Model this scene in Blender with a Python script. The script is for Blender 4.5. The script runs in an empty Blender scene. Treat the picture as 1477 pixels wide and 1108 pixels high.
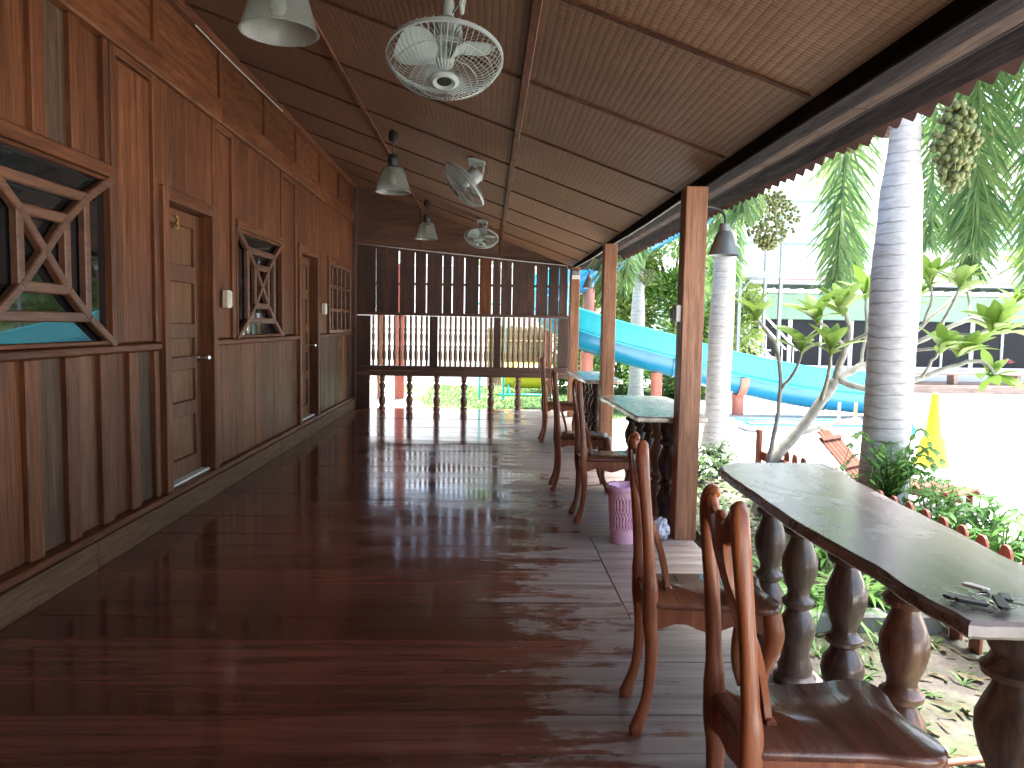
import bpy, bmesh, math, random
from mathutils import Vector, Matrix
random.seed(7)
R = math.radians
sc = bpy.context.scene
C = sc.collection

# ------------------------------------------------------------------ camera
def make_camera():
    yaw, pitch, roll = R(1.8763), R(4.4067), R(1.0)
    F = Vector((math.sin(yaw)*math.cos(pitch), math.cos(yaw)*math.cos(pitch), -math.sin(pitch)))
    R0 = Vector((math.cos(yaw), -math.sin(yaw), 0)); D0 = F.cross(R0)
    Rt = math.cos(roll)*R0 - math.sin(roll)*D0
    Dn = math.sin(roll)*R0 + math.cos(roll)*D0
    cd = bpy.data.cameras.new('camera'); co = bpy.data.objects.new('camera', cd); C.objects.link(co)
    m = Matrix((( Rt.x, -Dn.x, -F.x, 0), (Rt.y, -Dn.y, -F.y, 0), (Rt.z, -Dn.z, -F.z, 1.33), (0, 0, 0, 1)))
    co.matrix_world = m
    cd.sensor_width = 36; cd.lens = 36*1095/1477; cd.clip_start = .05; cd.clip_end = 2000
    sc.camera = co
make_camera()

# ------------------------------------------------------------------ light
SUN_EL, SUN_AZ = R(74), R(50)          # azimuth from +Y towards +X
w = bpy.data.worlds.new('World'); sc.world = w; w.use_nodes = True
nt = w.node_tree; nt.nodes.clear()
sky = nt.nodes.new('ShaderNodeTexSky'); sky.sky_type = 'NISHITA'; sky.sun_disc = False
sky.sun_elevation = SUN_EL; sky.sun_rotation = SUN_AZ; sky.dust_density = 4.0; sky.air_density = 1.0; sky.ozone_density = .6
bg = nt.nodes.new('ShaderNodeBackground'); bg.inputs[1].default_value = .15
wo = nt.nodes.new('ShaderNodeOutputWorld')
nt.links.new(sky.outputs[0], bg.inputs[0]); nt.links.new(bg.outputs[0], wo.inputs[0])
sd = bpy.data.lights.new('sun', 'SUN'); sd.energy = 5.0; sd.angle = R(24); sd.color = (1, .96, .9)
so = bpy.data.objects.new('sun', sd); C.objects.link(so)
sdir = Vector((math.sin(SUN_AZ)*math.cos(SUN_EL), math.cos(SUN_AZ)*math.cos(SUN_EL), math.sin(SUN_EL)))
so.rotation_euler = sdir.to_track_quat('Z', 'Y').to_euler(); so.location = (6, 4, 12)
sc.view_settings.view_transform = 'Standard'; sc.view_settings.look = 'None'
sc.view_settings.exposure = 2.75; sc.view_settings.gamma = 1

# ------------------------------------------------------------------ mesh helpers
class MB:
    def __init__(s): s.v = []; s.f = []
    def add(s, vs, fs):
        o = len(s.v); s.v += [tuple(p) for p in vs]; s.f += [tuple(i+o for i in q) for q in fs]; return s
    def box(s, x0, x1, y0, y1, z0, z1, c=.004, m=None, g=None):
        """chamfered box; m: matrix applied; g: function applied to each point"""
        lo = (min(x0, x1), min(y0, y1), min(z0, z1)); hi = (max(x0, x1), max(y0, y1), max(z0, z1))
        c = min(c, .45*min(hi[i]-lo[i] for i in range(3)))
        idx = {}; vs = []
        for sx in (0, 1):
            for sy in (0, 1):
                for sz in (0, 1):
                    sg = (sx, sy, sz)
                    for ax in range(3):
                        p = []
                        for i in range(3):
                            b = hi[i] if sg[i] else lo[i]
                            if i != ax: b += -c if sg[i] else c
                            p.append(b)
                        p = Vector(p)
                        if g: p = Vector(g(p))
                        if m: p = m @ p
                        idx[(sx, sy, sz, ax)] = len(vs); vs.append(p)
        fs = []
        for ax in range(3):
            a, b = [i for i in range(3) if i != ax]
            for sgn in (0, 1):
                q = []
                for u, v in ((0, 0), (1, 0), (1, 1), (0, 1)):
                    k = [0, 0, 0]; k[ax] = sgn; k[a] = u; k[b] = v
                    q.append(idx[(*k, ax)])
                fs.append(q if (sgn == 1) == (ax != 1) else q[::-1])
        for ax in range(3):                       # edges running along ax
            a, b = [i for i in range(3) if i != ax]
            for u in (0, 1):
                for v in (0, 1):
                    q = []
                    for t, w_ in ((0, a), (1, a), (1, b), (0, b)):
                        k = [0, 0, 0]; k[ax] = t; k[a] = u; k[b] = v
                        q.append(idx[(*k, w_)])
                    fs.append(q)
        for sx in (0, 1):
            for sy in (0, 1):
                for sz in (0, 1): fs.append([idx[(sx, sy, sz, i)] for i in range(3)])
        return s.add(vs, fs)
    def lathe(s, prof, n=20, m=None, closed=True, rib=0):
        vs = []; fs = []
        for r, z in prof:
            for k in range(n):
                a = 2*math.pi*k/n; rr = max(r, 1e-4)
                if rib and k % 2: rr *= 1-rib
                p = Vector((rr*math.cos(a), rr*math.sin(a), z)); vs.append(m @ p if m else p)
        for i in range(len(prof)-1):
            for k in range(n):
                fs.append((i*n+k, i*n+(k+1) % n, (i+1)*n+(k+1) % n, (i+1)*n+k))
        if closed:
            fs.append(tuple(range(n))[::-1]); fs.append(tuple((len(prof)-1)*n+k for k in range(n)))
        return s.add(vs, fs)
    def sweep(s, pts, sizes, n=8, side=None, power=2.0, cap=True, m=None):
        """tube along pts; sizes: r or (a, b) per point (b along side)"""
        P = [Vector(p) for p in pts]; vs = []; fs = []; prev = None
        for i, p in enumerate(P):
            t = (P[min(i+1, len(P)-1)]-P[max(i-1, 0)]).normalized()
            if side is not None: b = Vector(side)
            elif prev is None: b = Vector((0, 0, 1)) if abs(t.z) < .9 else Vector((1, 0, 0))
            else: b = prev
            b = (b-t*b.dot(t)).normalized(); a = t.cross(b).normalized(); prev = b
            sz = sizes[i] if isinstance(sizes, list) else sizes
            ra, rb = sz if isinstance(sz, (list, tuple)) else (sz, sz)
            for k in range(n):
                th = 2*math.pi*(k+.5)/n; cs, sn = math.cos(th), math.sin(th)
                e = 2/power
                u = math.copysign(abs(cs)**e, cs)*ra; v_ = math.copysign(abs(sn)**e, sn)*rb
                q = p+a*u+b*v_; vs.append(m @ q if m else q)
        for i in range(len(P)-1):
            for k in range(n): fs.append((i*n+k, i*n+(k+1) % n, (i+1)*n+(k+1) % n, (i+1)*n+k))
        if cap:
            fs.append(tuple(range(n))[::-1]); fs.append(tuple((len(P)-1)*n+k for k in range(n)))
        return s.add(vs, fs)
    def prism(s, outline, z0, z1, c=.0, m=None):
        """outline in xy extruded z0..z1 with a chamfer on top and bottom edges"""
        n = len(outline); P = [Vector((x, y, 0)) for x, y in outline]
        ins = []
        for i in range(n):
            a = (P[i]-P[i-1]).normalized(); b = (P[(i+1) % n]-P[i]).normalized()
            nn = Vector((-(a.y+b.y), a.x+b.x, 0)); nn = nn.normalized() if nn.length > 1e-6 else Vector((0, 0, 0))
            ins.append(P[i]+nn*c)
        area = sum(P[i-1].x*P[i].y-P[i].x*P[i-1].y for i in range(n))
        if area < 0: ins = [2*P[i]-ins[i] for i in range(n)]
        rings = [(ins, z0), (P, z0+c), (P, z1-c), (ins, z1)] if c else [(P, z0), (P, z1)]
        vs = [Vector((p.x, p.y, z)) for rg, z in rings for p in rg]
        if m: vs = [m @ q for q in vs]
        fs = [(i*n+k, i*n+(k+1) % n, (i+1)*n+(k+1) % n, (i+1)*n+k) for i in range(len(rings)-1) for k in range(n)]
        fs += [tuple(range(n))[::-1], tuple((len(rings)-1)*n+k for k in range(n))]
        return s.add(vs, fs)
    def mesh(s, name, mat, smooth=None, fix=True):
        me = bpy.data.meshes.new(name); me.from_pydata(s.v, [], s.f)
        if fix:
            bm = bmesh.new(); bm.from_mesh(me); bmesh.ops.recalc_face_normals(bm, faces=bm.faces); bm.to_mesh(me); bm.free()
        if smooth is not None:
            me.polygons.foreach_set('use_smooth', [True]*len(me.polygons))
            if smooth < 180: me.set_sharp_from_angle(angle=R(smooth))
        me.materials.append(mat); me.update()
        return me

def link(name, data, parent=None, loc=(0, 0, 0), rot=(0, 0, 0)):
    o = bpy.data.objects.new(name, data); C.objects.link(o); o.parent = parent
    o.location = loc; o.rotation_euler = rot
    return o
def ob(name, mb, mat, parent=None, smooth=None, loc=(0, 0, 0), rot=(0, 0, 0), fix=True):
    """world-space geometry: shifted so that it lies right under its (unrotated) root"""
    if parent is not None and parent.get('_w'):
        l = parent.matrix_basis.translation.copy(); p = parent.parent
        while p is not None: l += p.matrix_basis.translation; p = p.parent
        mb.v = [(a[0]-l.x, a[1]-l.y, a[2]-l.z) for a in mb.v]
    return link(name, mb.mesh(name, mat, smooth, fix), parent, loc, rot)
def tag(o, label, cat, group=None):
    o['label'] = label; o['category'] = cat
    if group: o['group'] = group
    return o
def thing(name, label, cat, loc=(0, 0, 0), group=None, world=False, rz=0):
    o = link(name, None, None, loc, (0, 0, rz)); tag(o, label, cat, group)
    if world: o['_w'] = 1
    return o
def struct(name, mb, mat, **k):
    o = ob(name, mb, mat, None, **k); o['kind'] = 'structure'; return o
def copy_tree(o, parent=None):
    c = o.copy(); C.objects.link(c); c.parent = parent
    for ch in list(o.children): copy_tree(ch, c)
    return c
def catmull(pts, k=4):
    P = [Vector(p) for p in pts]; out = []
    for i in range(len(P)-1):
        p0 = P[max(i-1, 0)]; p1 = P[i]; p2 = P[i+1]; p3 = P[min(i+2, len(P)-1)]
        for j in range(k):
            t = j/k
            out.append(.5*((2*p1)+(p2-p0)*t+(2*p0-5*p1+4*p2-p3)*t*t+(3*p1-p0-3*p2+p3)*t**3))
    return out+[P[-1]]
def lerp_sizes(sz, k=4):
    out = []
    for i in range(len(sz)-1):
        for j in range(k):
            t = j/k; out.append(tuple(a*(1-t)+b*t for a, b in zip(sz[i], sz[i+1])))
    return out+[tuple(sz[-1])]

# ------------------------------------------------------------------ materials
class NT:
    def __init__(s, name):
        s.mat = bpy.data.materials.new(name); s.mat.use_nodes = True
        s.t = s.mat.node_tree; s.t.nodes.clear()
        s.out = s.n('ShaderNodeOutputMaterial'); s.b = s.n('ShaderNodeBsdfPrincipled'); s.l(s.b.outputs[0], s.out.inputs[0])
    def n(s, typ, **k):
        q = s.t.nodes.new(typ)
        for a, v in k.items(): setattr(q, a, v)
        return q
    def l(s, a, b): s.t.links.new(a, b)
    def set(s, **k):
        for a, v in k.items(): s.b.inputs[a.replace('_', ' ')].default_value = v
    def math(s, op, a, b=None, c=None, clamp=False):
        q = s.n('ShaderNodeMath', operation=op, use_clamp=clamp)
        for i, v in enumerate((a, b, c)):
            if v is None: continue
            if isinstance(v, (int, float)): q.inputs[i].default_value = v
            else: s.l(v, q.inputs[i])
        return q.outputs[0]
    def coords(s, kind='Object', scale=(1, 1, 1), rnd=True):
        tc = s.n('ShaderNodeTexCoord').outputs[kind]
        if rnd:
            oi = s.n('ShaderNodeObjectInfo').outputs['Random']
            v = s.n('ShaderNodeVectorMath', operation='SCALE'); v.inputs[0].default_value = (37.1, 61.7, 19.3); s.l(oi, v.inputs['Scale'])
            a = s.n('ShaderNodeVectorMath', operation='ADD'); s.l(tc, a.inputs[0]); s.l(v.outputs[0], a.inputs[1]); tc = a.outputs[0]
        m = s.n('ShaderNodeMapping'); m.inputs['Scale'].default_value = scale; s.l(tc, m.inputs[0])
        return m.outputs[0]
    def noise(s, co, scale=1, detail=4, rough=.55, dist=0):
        q = s.n('ShaderNodeTexNoise'); q.inputs['Scale'].default_value = scale; q.inputs['Detail'].default_value = detail
        q.inputs['Roughness'].default_value = rough; q.inputs['Distortion'].default_value = dist; s.l(co, q.inputs['Vector'])
        return q.outputs['Fac']
    def ramp(s, fac, stops, interp='LINEAR'):
        q = s.n('ShaderNodeValToRGB'); q.color_ramp.interpolation = interp; e = q.color_ramp.elements
        while len(e) < len(stops): e.new(.5)
        for i, (p, c) in enumerate(stops):
            e[i].position = p; e[i].color = (*c, 1) if len(c) == 3 else c
        s.l(fac, q.inputs[0]); return q.outputs[0]
    def mix(s, fac, a, b, mode='MIX'):
        q = s.n('ShaderNodeMix', data_type='RGBA', blend_type=mode)
        for i, v in ((0, fac), (6, a), (7, b)):
            if isinstance(v, (int, float)): q.inputs[i].default_value = v
            elif isinstance(v, tuple): q.inputs[i].default_value = (*v, 1)
            else: s.l(v, q.inputs[i])
        return q.outputs[2]
    def bump(s, h, strength=.3, dist=.01, normal=None):
        q = s.n('ShaderNodeBump'); q.inputs['Strength'].default_value = strength; q.inputs['Distance'].default_value = dist
        s.l(h, q.inputs['Height'])
        if normal: s.l(normal, q.inputs['Normal'])
        return q.outputs[0]
    def base(s, c): s.l(c, s.b.inputs['Base Color'])
    def normal(s, c): s.l(c, s.b.inputs['Normal'])
    def val_random(s, col, lo=.75, hi=1.25):
        oi = s.n('ShaderNodeObjectInfo').outputs['Random']
        mr = s.n('ShaderNodeMapRange'); mr.inputs['To Min'].default_value = lo; mr.inputs['To Max'].default_value = hi; s.l(oi, mr.inputs[0])
        h = s.n('ShaderNodeHueSaturation'); s.l(col, h.inputs['Color']); s.l(mr.outputs[0], h.inputs['Value'])
        return h.outputs[0]

def wood(name, ca, cb, axis='z', rough=.45, spread=.25, grain=1.0, coat=0, dirt=None, bump=.25, cracks=.4, spec=.5):
    s = NT(name); s.b.inputs['Specular IOR Level'].default_value = spec; st, ac = 1.3*grain, 22*grain
    sc_ = {'x': (st, ac, ac), 'y': (ac, st, ac), 'z': (ac, ac, st)}[axis]
    co = s.coords(scale=sc_)
    n1 = s.noise(co, 1, 6, .6, .8)
    co2 = s.coords(scale=tuple(v*4 for v in sc_)); n2 = s.noise(co2, 1, 3, .6)
    col = s.ramp(n1, [(.28, tuple(v*.55 for v in ca)), (.45, ca), (.68, cb)])
    col = s.mix(s.math('MULTIPLY', s.ramp(n2, [(.42, (1, 1, 1)), (.5, (0, 0, 0))]), cracks), col, tuple(v*.35 for v in ca))
    big = s.noise(s.coords(scale=(1.7, 1.7, 1.7)), 1, 3)
    col = s.mix(s.math('MULTIPLY', s.ramp(big, [(.45, (0, 0, 0)), (.75, (1, 1, 1))]), .55), col, dirt or tuple(v*.5 for v in ca))
    col = s.val_random(col, 1-spread, 1+spread); s.base(col)
    s.l(s.ramp(n2, [(.3, (rough+.15,)*3), (.7, (rough-.1,)*3)]), s.b.inputs['Roughness'])
    s.normal(s.bump(s.math('ADD', n1, n2), bump, .004))
    if coat: s.set(Coat_Weight=coat, Coat_Roughness=.12)
    return s.mat
def plain(name, col, rough=.5, metal=0, var=.12, scale=6, bump=.08, **k):
    s = NT(name); n = s.noise(s.coords(), scale, 5, .6)
    s.base(s.ramp(n, [(.3, tuple(v*(1-var) for v in col)), (.7, tuple(min(1, v*(1+var)) for v in col))]))
    s.set(Roughness=rough, Metallic=metal, **k)
    if bump: s.normal(s.bump(s.noise(s.coords(), scale*8, 3), bump, .003))
    return s.mat
def leafmat(name, a, b, trans=.25, rough=.45, scale=3):
    s = NT(name); n = s.noise(s.coords(), scale, 3)
    g = s.n('ShaderNodeNewGeometry').outputs['Random Per Island']
    f = s.math('ADD', s.math('MULTIPLY', n, .5), s.math('MULTIPLY', g, .5))
    c = s.ramp(f, [(.25, a), (.75, b)]); s.base(c); s.set(Roughness=rough)
    t = s.n('ShaderNodeBsdfTranslucent'); s.l(c, t.inputs[0]); mx = s.n('ShaderNodeMixShader'); mx.inputs[0].default_value = trans
    s.l(s.b.outputs[0], mx.inputs[1]); s.l(t.outputs[0], mx.inputs[2]); s.l(mx.outputs[0], s.out.inputs[0])
    return s.mat

M = {}
WA, WB = (.108, .036, .0135), (.18, .067, .026)
M['wall_z'] = wood('wall_wood_vertical', WA, WB, 'z', .45, .22, spec=.3)
M['wall_y'] = wood('wall_wood_lengthways', WA, WB, 'y', .45, .18, spec=.3)
M['panel_z'] = wood('dark_panel_wood', (.06, .033, .019), (.108, .062, .033), 'z', .5, .35, spec=.3)
M['base_y'] = wood('baseboard_wood', (.105, .054, .024), (.16, .086, .04), 'y', .6, .1, spec=.3)
M['door_z'] = wood('door_wood_upright', (.115, .042, .015), (.17, .07, .025), 'z', .4, .1)
M['door_panel'] = wood('door_panel_wood', (.13, .056, .02), (.19, .088, .034), 'z', .4, .08, cracks=.2)
M['lattice'] = wood('lattice_wood', (.12, .052, .028), (.18, .082, .047), 'y', .4, .15)
M['dark_z'] = wood('end_wall_plank_wood', (.05, .023, .016), (.09, .04, .026), 'z', .5, .3)
M['dark_x'] = wood('end_wall_rail_wood', (.09, .042, .027), (.16, .075, .047), 'x', .5, .15)
M['baluster'] = wood('turned_baluster_wood', (.17, .078, .043), (.30, .15, .085), 'z', .38, .3, coat=.3)
M['spindle'] = wood('spindle_wood', (.22, .13, .07), (.34, .21, .12), 'z', .4, .2)
M['post'] = wood('post_wood', (.27, .108, .048), (.41, .185, .09), 'z', .45, .1)
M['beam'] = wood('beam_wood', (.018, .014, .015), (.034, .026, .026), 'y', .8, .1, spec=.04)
M['batten'] = wood('ceiling_batten_wood', (.13, .046, .023), (.2, .078, .04), 'y', .55, .15, spec=.2)
M['batten_x'] = wood('ceiling_rib_wood', (.075, .031, .018), (.12, .05, .028), 'x', .6, .15, spec=.1)
M['gable'] = wood('gable_board_wood', (.095, .043, .024), (.145, .07, .039), 'x', .5, .1, grain=.5)
CA, CB = (.27, .075, .026), (.46, .165, .064)
M['chair_z'] = wood('chair_wood_upright', CA, CB, 'z', .36, .12, coat=.25, cracks=.25, dirt=(.14, .045, .02))
M['chair_x'] = wood('chair_wood_seat', (.14, .05, .026), (.27, .10, .05), 'y', .3, .12, grain=.6, coat=.6, cracks=.2)

def floor_mat():
    s = NT('varnished_floor_boards'); co = s.coords(scale=(1.2, 20, 20)); n1 = s.noise(co, 1, 6, .62, .7)
    n2 = s.noise(s.coords(scale=(3, 90, 90)), 1, 3)
    col = s.ramp(n1, [(.3, (.056, .0185, .013)), (.5, (.112, .036, .0235)), (.7, (.165, .058, .037))])
    col = s.val_random(col, .68, 1.3)
    pos = s.n('ShaderNodeTexCoord').outputs['Object']; sp = s.n('ShaderNodeSeparateXYZ'); s.l(pos, sp.inputs[0])
    wn = s.noise(s.coords(scale=(1.5, 5.5, 5)), 1, 7, .68, .6)
    wn2 = s.noise(s.coords(scale=(2.2, 2.2, 2.2), rnd=False), 1, 4, .6)
    # varnish worn off towards the open edge, where rain and feet reach
    mr = s.n('ShaderNodeMapRange', interpolation_type='SMOOTHSTEP'); s.l(sp.outputs[0], mr.inputs[0])
    mr.inputs['From Min'].default_value = -.9; mr.inputs['From Max'].default_value = 1.05; mr.inputs['To Min'].default_value = -.3; mr.inputs['To Max'].default_value = .15
    f = s.math('ADD', s.math('ADD', s.math('MULTIPLY', wn, .6), s.math('MULTIPLY', wn2, .4)), mr.outputs[0])
    mask = s.ramp(f, [(.47, (0, 0, 0)), (.56, (1, 1, 1))])
    worn = s.ramp(n1, [(.3, (.15, .11, .092)), (.55, (.31, .255, .225)), (.75, (.44, .40, .37))])
    mk = s.math('MULTIPLY', mask, .85)
    # scratches
    scr = s.ramp(s.noise(s.coords(scale=(2.5, 140, 60)), 1, 2), [(.68, (0, 0, 0)), (.74, (1, 1, 1))])
    col = s.mix(s.math('MULTIPLY', scr, .35), col, (.22, .12, .09))
    s.base(s.mix(mk, col, worn))
    sm = s.noise(s.coords(scale=(1.1, 2.0, 2), rnd=False), 1.4, 5, .65)
    rg = s.ramp(sm, [(.3, (.05,)*3), (.7, (.19,)*3)])
    s.l(s.mix(mk, rg, (.5, .5, .5)), s.b.inputs['Roughness'])
    und = s.noise(s.coords(scale=(2.2, 5, 5)), 1, 2)
    nrm = s.bump(und, .10, .010); s.normal(s.bump(s.math('ADD', n1, s.math('MULTIPLY', n2, .6)), .06, .0012, nrm))
    s.set(IOR=1.5); s.b.inputs['Specular IOR Level'].default_value = .75
    return s.mat
M['floor'] = floor_mat()

def weave_mat():
    s = NT('woven_bamboo_ceiling'); tc = s.n('ShaderNodeTexCoord').outputs['Object']
    sp = s.n('ShaderNodeSeparateXYZ'); s.l(tc, sp.inputs[0])
    k = 1/.034
    wob = s.math('MULTIPLY', s.noise(s.coords(scale=(6, 6, 6)), 1, 2), .25)
    u = s.math('ADD', s.math('MULTIPLY', sp.outputs[0], k), wob); v = s.math('ADD', s.math('MULTIPLY', sp.outputs[1], 1/.021), wob)
    par = s.math('MODULO', s.math('ADD', s.math('FLOOR', s.math('ADD', u, 4000)), s.math('FLOOR', s.math('ADD', v, 4000))), 2)
    su = s.math('ABSOLUTE', s.math('SINE', s.math('MULTIPLY', u, math.pi))); sv = s.math('ABSOLUTE', s.math('SINE', s.math('MULTIPLY', v, math.pi)))
    q = s.n('ShaderNodeMix'); s.l(par, q.inputs[0]); s.l(s.math('MULTIPLY', su, s.math('POWER', sv, .35)), q.inputs[2]); s.l(s.math('MULTIPLY', sv, s.math('POWER', su, .35)), q.inputs[3]); h = q.outputs[0]
    strip = s.noise(s.coords(scale=(70, 3, 1)), 1, 3); strip2 = s.noise(s.coords(scale=(3, 70, 1)), 1, 3)
    tone = s.math('ADD', s.math('MULTIPLY', strip, .5), s.math('MULTIPLY', strip2, .5))
    col = s.ramp(tone, [(.35, (.155, .079, .045)), (.65, (.235, .13, .077))])
    col = s.mix(s.ramp(h, [(.05, (1, 1, 1)), (.3, (0, 0, 0))]), col, (.075, .034, .02))  # gaps between strips darkened in the colour, standing in for occlusion
    big = s.noise(s.coords(), 1.3, 4)
    col = s.mix(s.math('MULTIPLY', s.ramp(big, [(.45, (0, 0, 0)), (.7, (1, 1, 1))]), .4), col, (.13, .06, .035))
    s.base(s.val_random(col, .88, 1.12)); s.set(Roughness=.6); s.b.inputs['Specular IOR Level'].default_value = .2
    s.normal(s.bump(h, .38, .0035))
    return s.mat
M['weave'] = weave_mat()

def table_mat(nm='varnished_slab', pale=0):
    s = NT(nm); n1 = s.noise(s.coords(scale=(14, 1.6, 8)), 1, 6, .62, 1.4)
    col = s.ramp(n1, [(.3, (.05, .038, .037)), (.5, (.095, .072, .069)), (.72, (.16, .127, .12))]) if not pale else s.ramp(n1, [(.3, (.2, .16, .11)), (.5, (.34, .28, .2)), (.72, (.46, .4, .3))])
    wn = s.noise(s.coords(scale=(3.2, 1.8, 2)), 1, 7, .68, .5); mk = s.ramp(wn, [(.53, (0, 0, 0)), (.64, (1, 1, 1))])
    col = s.mix(s.math('MULTIPLY', mk, .75), col, (.34, .315, .305)); s.base(col)
    s.l(s.mix(mk, s.ramp(wn, [(.3, (.12,)*3), (.6, (.3,)*3)]), (.5, .5, .5)), s.b.inputs['Roughness'])
    s.normal(s.bump(n1, .06, .0025)); s.b.inputs['Specular IOR Level'].default_value = .7; s.set(Coat_Weight=.7, Coat_Roughness=.24)
    return s.mat
M['table'] = table_mat(); M['table_pale'] = table_mat('weathered_pale_slab', 1)

def mk_glass_dark():
    s = NT('dark_window_glass'); n = s.noise(s.coords(scale=(1, 2, 2)), 1, 2)
    s.base(s.ramp(n, [(.3, (.004, .005, .006)), (.7, (.010, .011, .012))])); s.set(Roughness=.03, IOR=1.52); s.b.inputs['Specular IOR Level'].default_value = .75
    s.normal(s.bump(n, .05, .01)); return s.mat
M['glass'] = mk_glass_dark()  # near-black pane colour stands in for the unlit room behind
def mk_shade():
    s = NT('ribbed_lamp_glass'); n = s.noise(s.coords(), 9, 3); s.base(s.ramp(n, [(.3, (.55, .60, .56)), (.7, (.66, .71, .67))]))
    s.set(Roughness=.2, Transmission_Weight=.8, IOR=1.25); return s.mat
M['shade'] = mk_shade()
M['house_glass'] = plain('dark_house_glazing', (.012, .016, .022), .25, bump=0, Specular_IOR_Level=.15)
M['white_plastic'] = plain('aged_white_plastic', (.58, .60, .56), .4, var=.08)
M['fan_white'] = plain('fan_enamel', (.30, .35, .33), .35, var=.12)
M['fan_blade'] = plain('fan_blade_plastic', (.30, .36, .34), .35, var=.1)
M['dark_metal'] = plain('dark_metal', (.05, .055, .05), .45, .6)
M['zinc'] = plain('galvanised_steel', (.24, .27, .28), .5, .5)
M['steel'] = plain('bright_steel', (.6, .6, .6), .22, 1, bump=0)
M['brass'] = plain('brass', (.55, .38, .12), .35, .9, bump=0)
M['switch'] = plain('switch_plate', (.62, .58, .44), .45, var=.06)
M['black'] = plain('black_plastic', (.02, .02, .022), .45)
M['pink'] = plain('pink_plastic', (.95, .54, .65), .4, var=.05, bump=.03, Subsurface_Weight=.0)
M['bag'] = plain('thin_plastic_bag', (.75, .78, .85), .3, var=.05, Transmission_Weight=.3)
M['cable'] = plain('white_cable', (.6, .6, .58), .5, bump=0)
M['slide'] = plain('slide_fibreglass', (.008, .17, .32), .28, var=.14, scale=3, Coat_Weight=.3)  # darker slide blue, shade of the trough underside put into the colour
M['slide_in'] = plain('slide_inner_gelcoat', (.02, .36, .47), .25, var=.1, scale=3)  # lighter slide blue, light on the upper walls put into the colour
M['pinkpost'] = plain('pink_painted_steel', (.48, .17, .12), .55, var=.2)
M['redpost'] = plain('red_painted_timber', (.28, .06, .045), .5, var=.2)
M['picket'] = wood('painted_picket_wood', (.34, .10, .07), (.46, .16, .11), 'z', .55, .15, cracks=.2)
M['orange_wood'] = wood('orange_deck_wood', (.11, .028, .010), (.165, .048, .018), 'z', .6, .2, spec=.3)
M['yellow'] = plain('yellow_plastic', (.62, .44, .02), .4, var=.06)
M['teal'] = plain('teal_plastic', (.03, .48, .5), .4, var=.08)
M['housewall'] = plain('white_house_cladding', (.74, .74, .73), .6, var=.05, scale=1.5)
M['houseline'] = plain('pink_cladding_strip', (.5, .26, .24), .6)
M['housegreen'] = plain('green_fascia_paint', (.17, .30, .23), .5)
M['frame_white'] = plain('white_frame_paint', (.75, .75, .75), .45)
M['curtain'] = plain('pale_blue_curtain', (.5, .66, .68), .7, var=.1)
M['deckwood'] = wood('weathered_deck_boards', (.3, .22, .18), (.45, .36, .3), 'x', .7, .2)
M['tan'] = wood('tan_bamboo', (.36, .25, .13), (.5, .38, .22), 'z', .6, .25)
M['concrete'] = plain('kerb_concrete', (.25, .26, .25), .85, var=.3, scale=9, bump=.4)
def trunk_mat():
    s = NT('ringed_palm_trunk'); tc = s.n('ShaderNodeTexCoord').outputs['Object']; sp = s.n('ShaderNodeSeparateXYZ'); s.l(tc, sp.inputs[0])
    wob = s.noise(s.coords(scale=(3, 3, 5)), 1, 3)
    z = s.math('ADD', s.math('MULTIPLY', sp.outputs[2], 14), s.math('MULTIPLY', wob, 1.5))
    fr = s.math('FRACT', z); ring = s.ramp(fr, [(0, (1, 1, 1)), (.10, (.6, .6, .6)), (.16, (0, 0, 0)), (1, (0, 0, 0))])
    gate = s.ramp(s.noise(s.coords(scale=(4, 4, 9)), 1, 3), [(.35, (0, 0, 0)), (.55, (1, 1, 1))])
    n = s.noise(s.coords(scale=(9, 9, 26)), 1, 6, .65)
    col = s.ramp(n, [(.3, (.36, .35, .345)), (.6, (.5, .49, .48)), (.8, (.6, .59, .58))])
    col = s.mix(s.math('MULTIPLY', s.math('MULTIPLY', ring, gate), .55), col, (.12, .105, .09))
    lich = s.ramp(s.noise(s.coords(), 5, 5, .6), [(.6, (0, 0, 0)), (.7, (1, 1, 1))])
    col = s.mix(s.math('MULTIPLY', lich, .3), col, (.22, .23, .19)); s.base(col); s.set(Roughness=.8)
    s.normal(s.bump(s.math('SUBTRACT', n, ring), .5, .008)); return s.mat
M['palm_trunk'] = trunk_mat()
M['crownshaft'] = plain('palm_crownshaft', (.16, .26, .08), .5, var=.25)
M['frond'] = leafmat('palm_leaflets', (.07, .17, .07), (.22, .33, .11), .45)
M['rachis'] = plain('palm_rachis', (.16, .2, .07), .55)
M['fruit'] = plain('palm_fruit', (.13, .15, .045), .45, var=.35, scale=25)
M['bark'] = plain('plumeria_bark', (.32, .31, .27), .8, var=.3, scale=14, bump=.5)
M['plum_leaf'] = leafmat('plumeria_leaf', (.13, .28, .04), (.30, .42, .09), .4, scale=2)
M['petal'] = leafmat('pink_petal', (.6, .08, .16), (.75, .2, .28), .3)
M['hedge'] = leafmat('bush_leaves', (.05, .15, .025), (.20, .34, .065), .4)
M['hedge2'] = leafmat('tree_leaves', (.09, .18, .035), (.30, .40, .10), .4)
M['fern'] = leafmat('fern_leaves', (.07, .21, .04), (.2, .38, .09), .35)
M['weed'] = leafmat('weed_leaves', (.035, .10, .02), (.11, .19, .055), .3)
M['drygrass'] = leafmat('dry_leaves', (.09, .07, .04), (.17, .14, .085), .2)
M['trunk'] = plain('tree_bark', (.14, .10, .07), .85, var=.3, scale=10, bump=.5)
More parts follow.
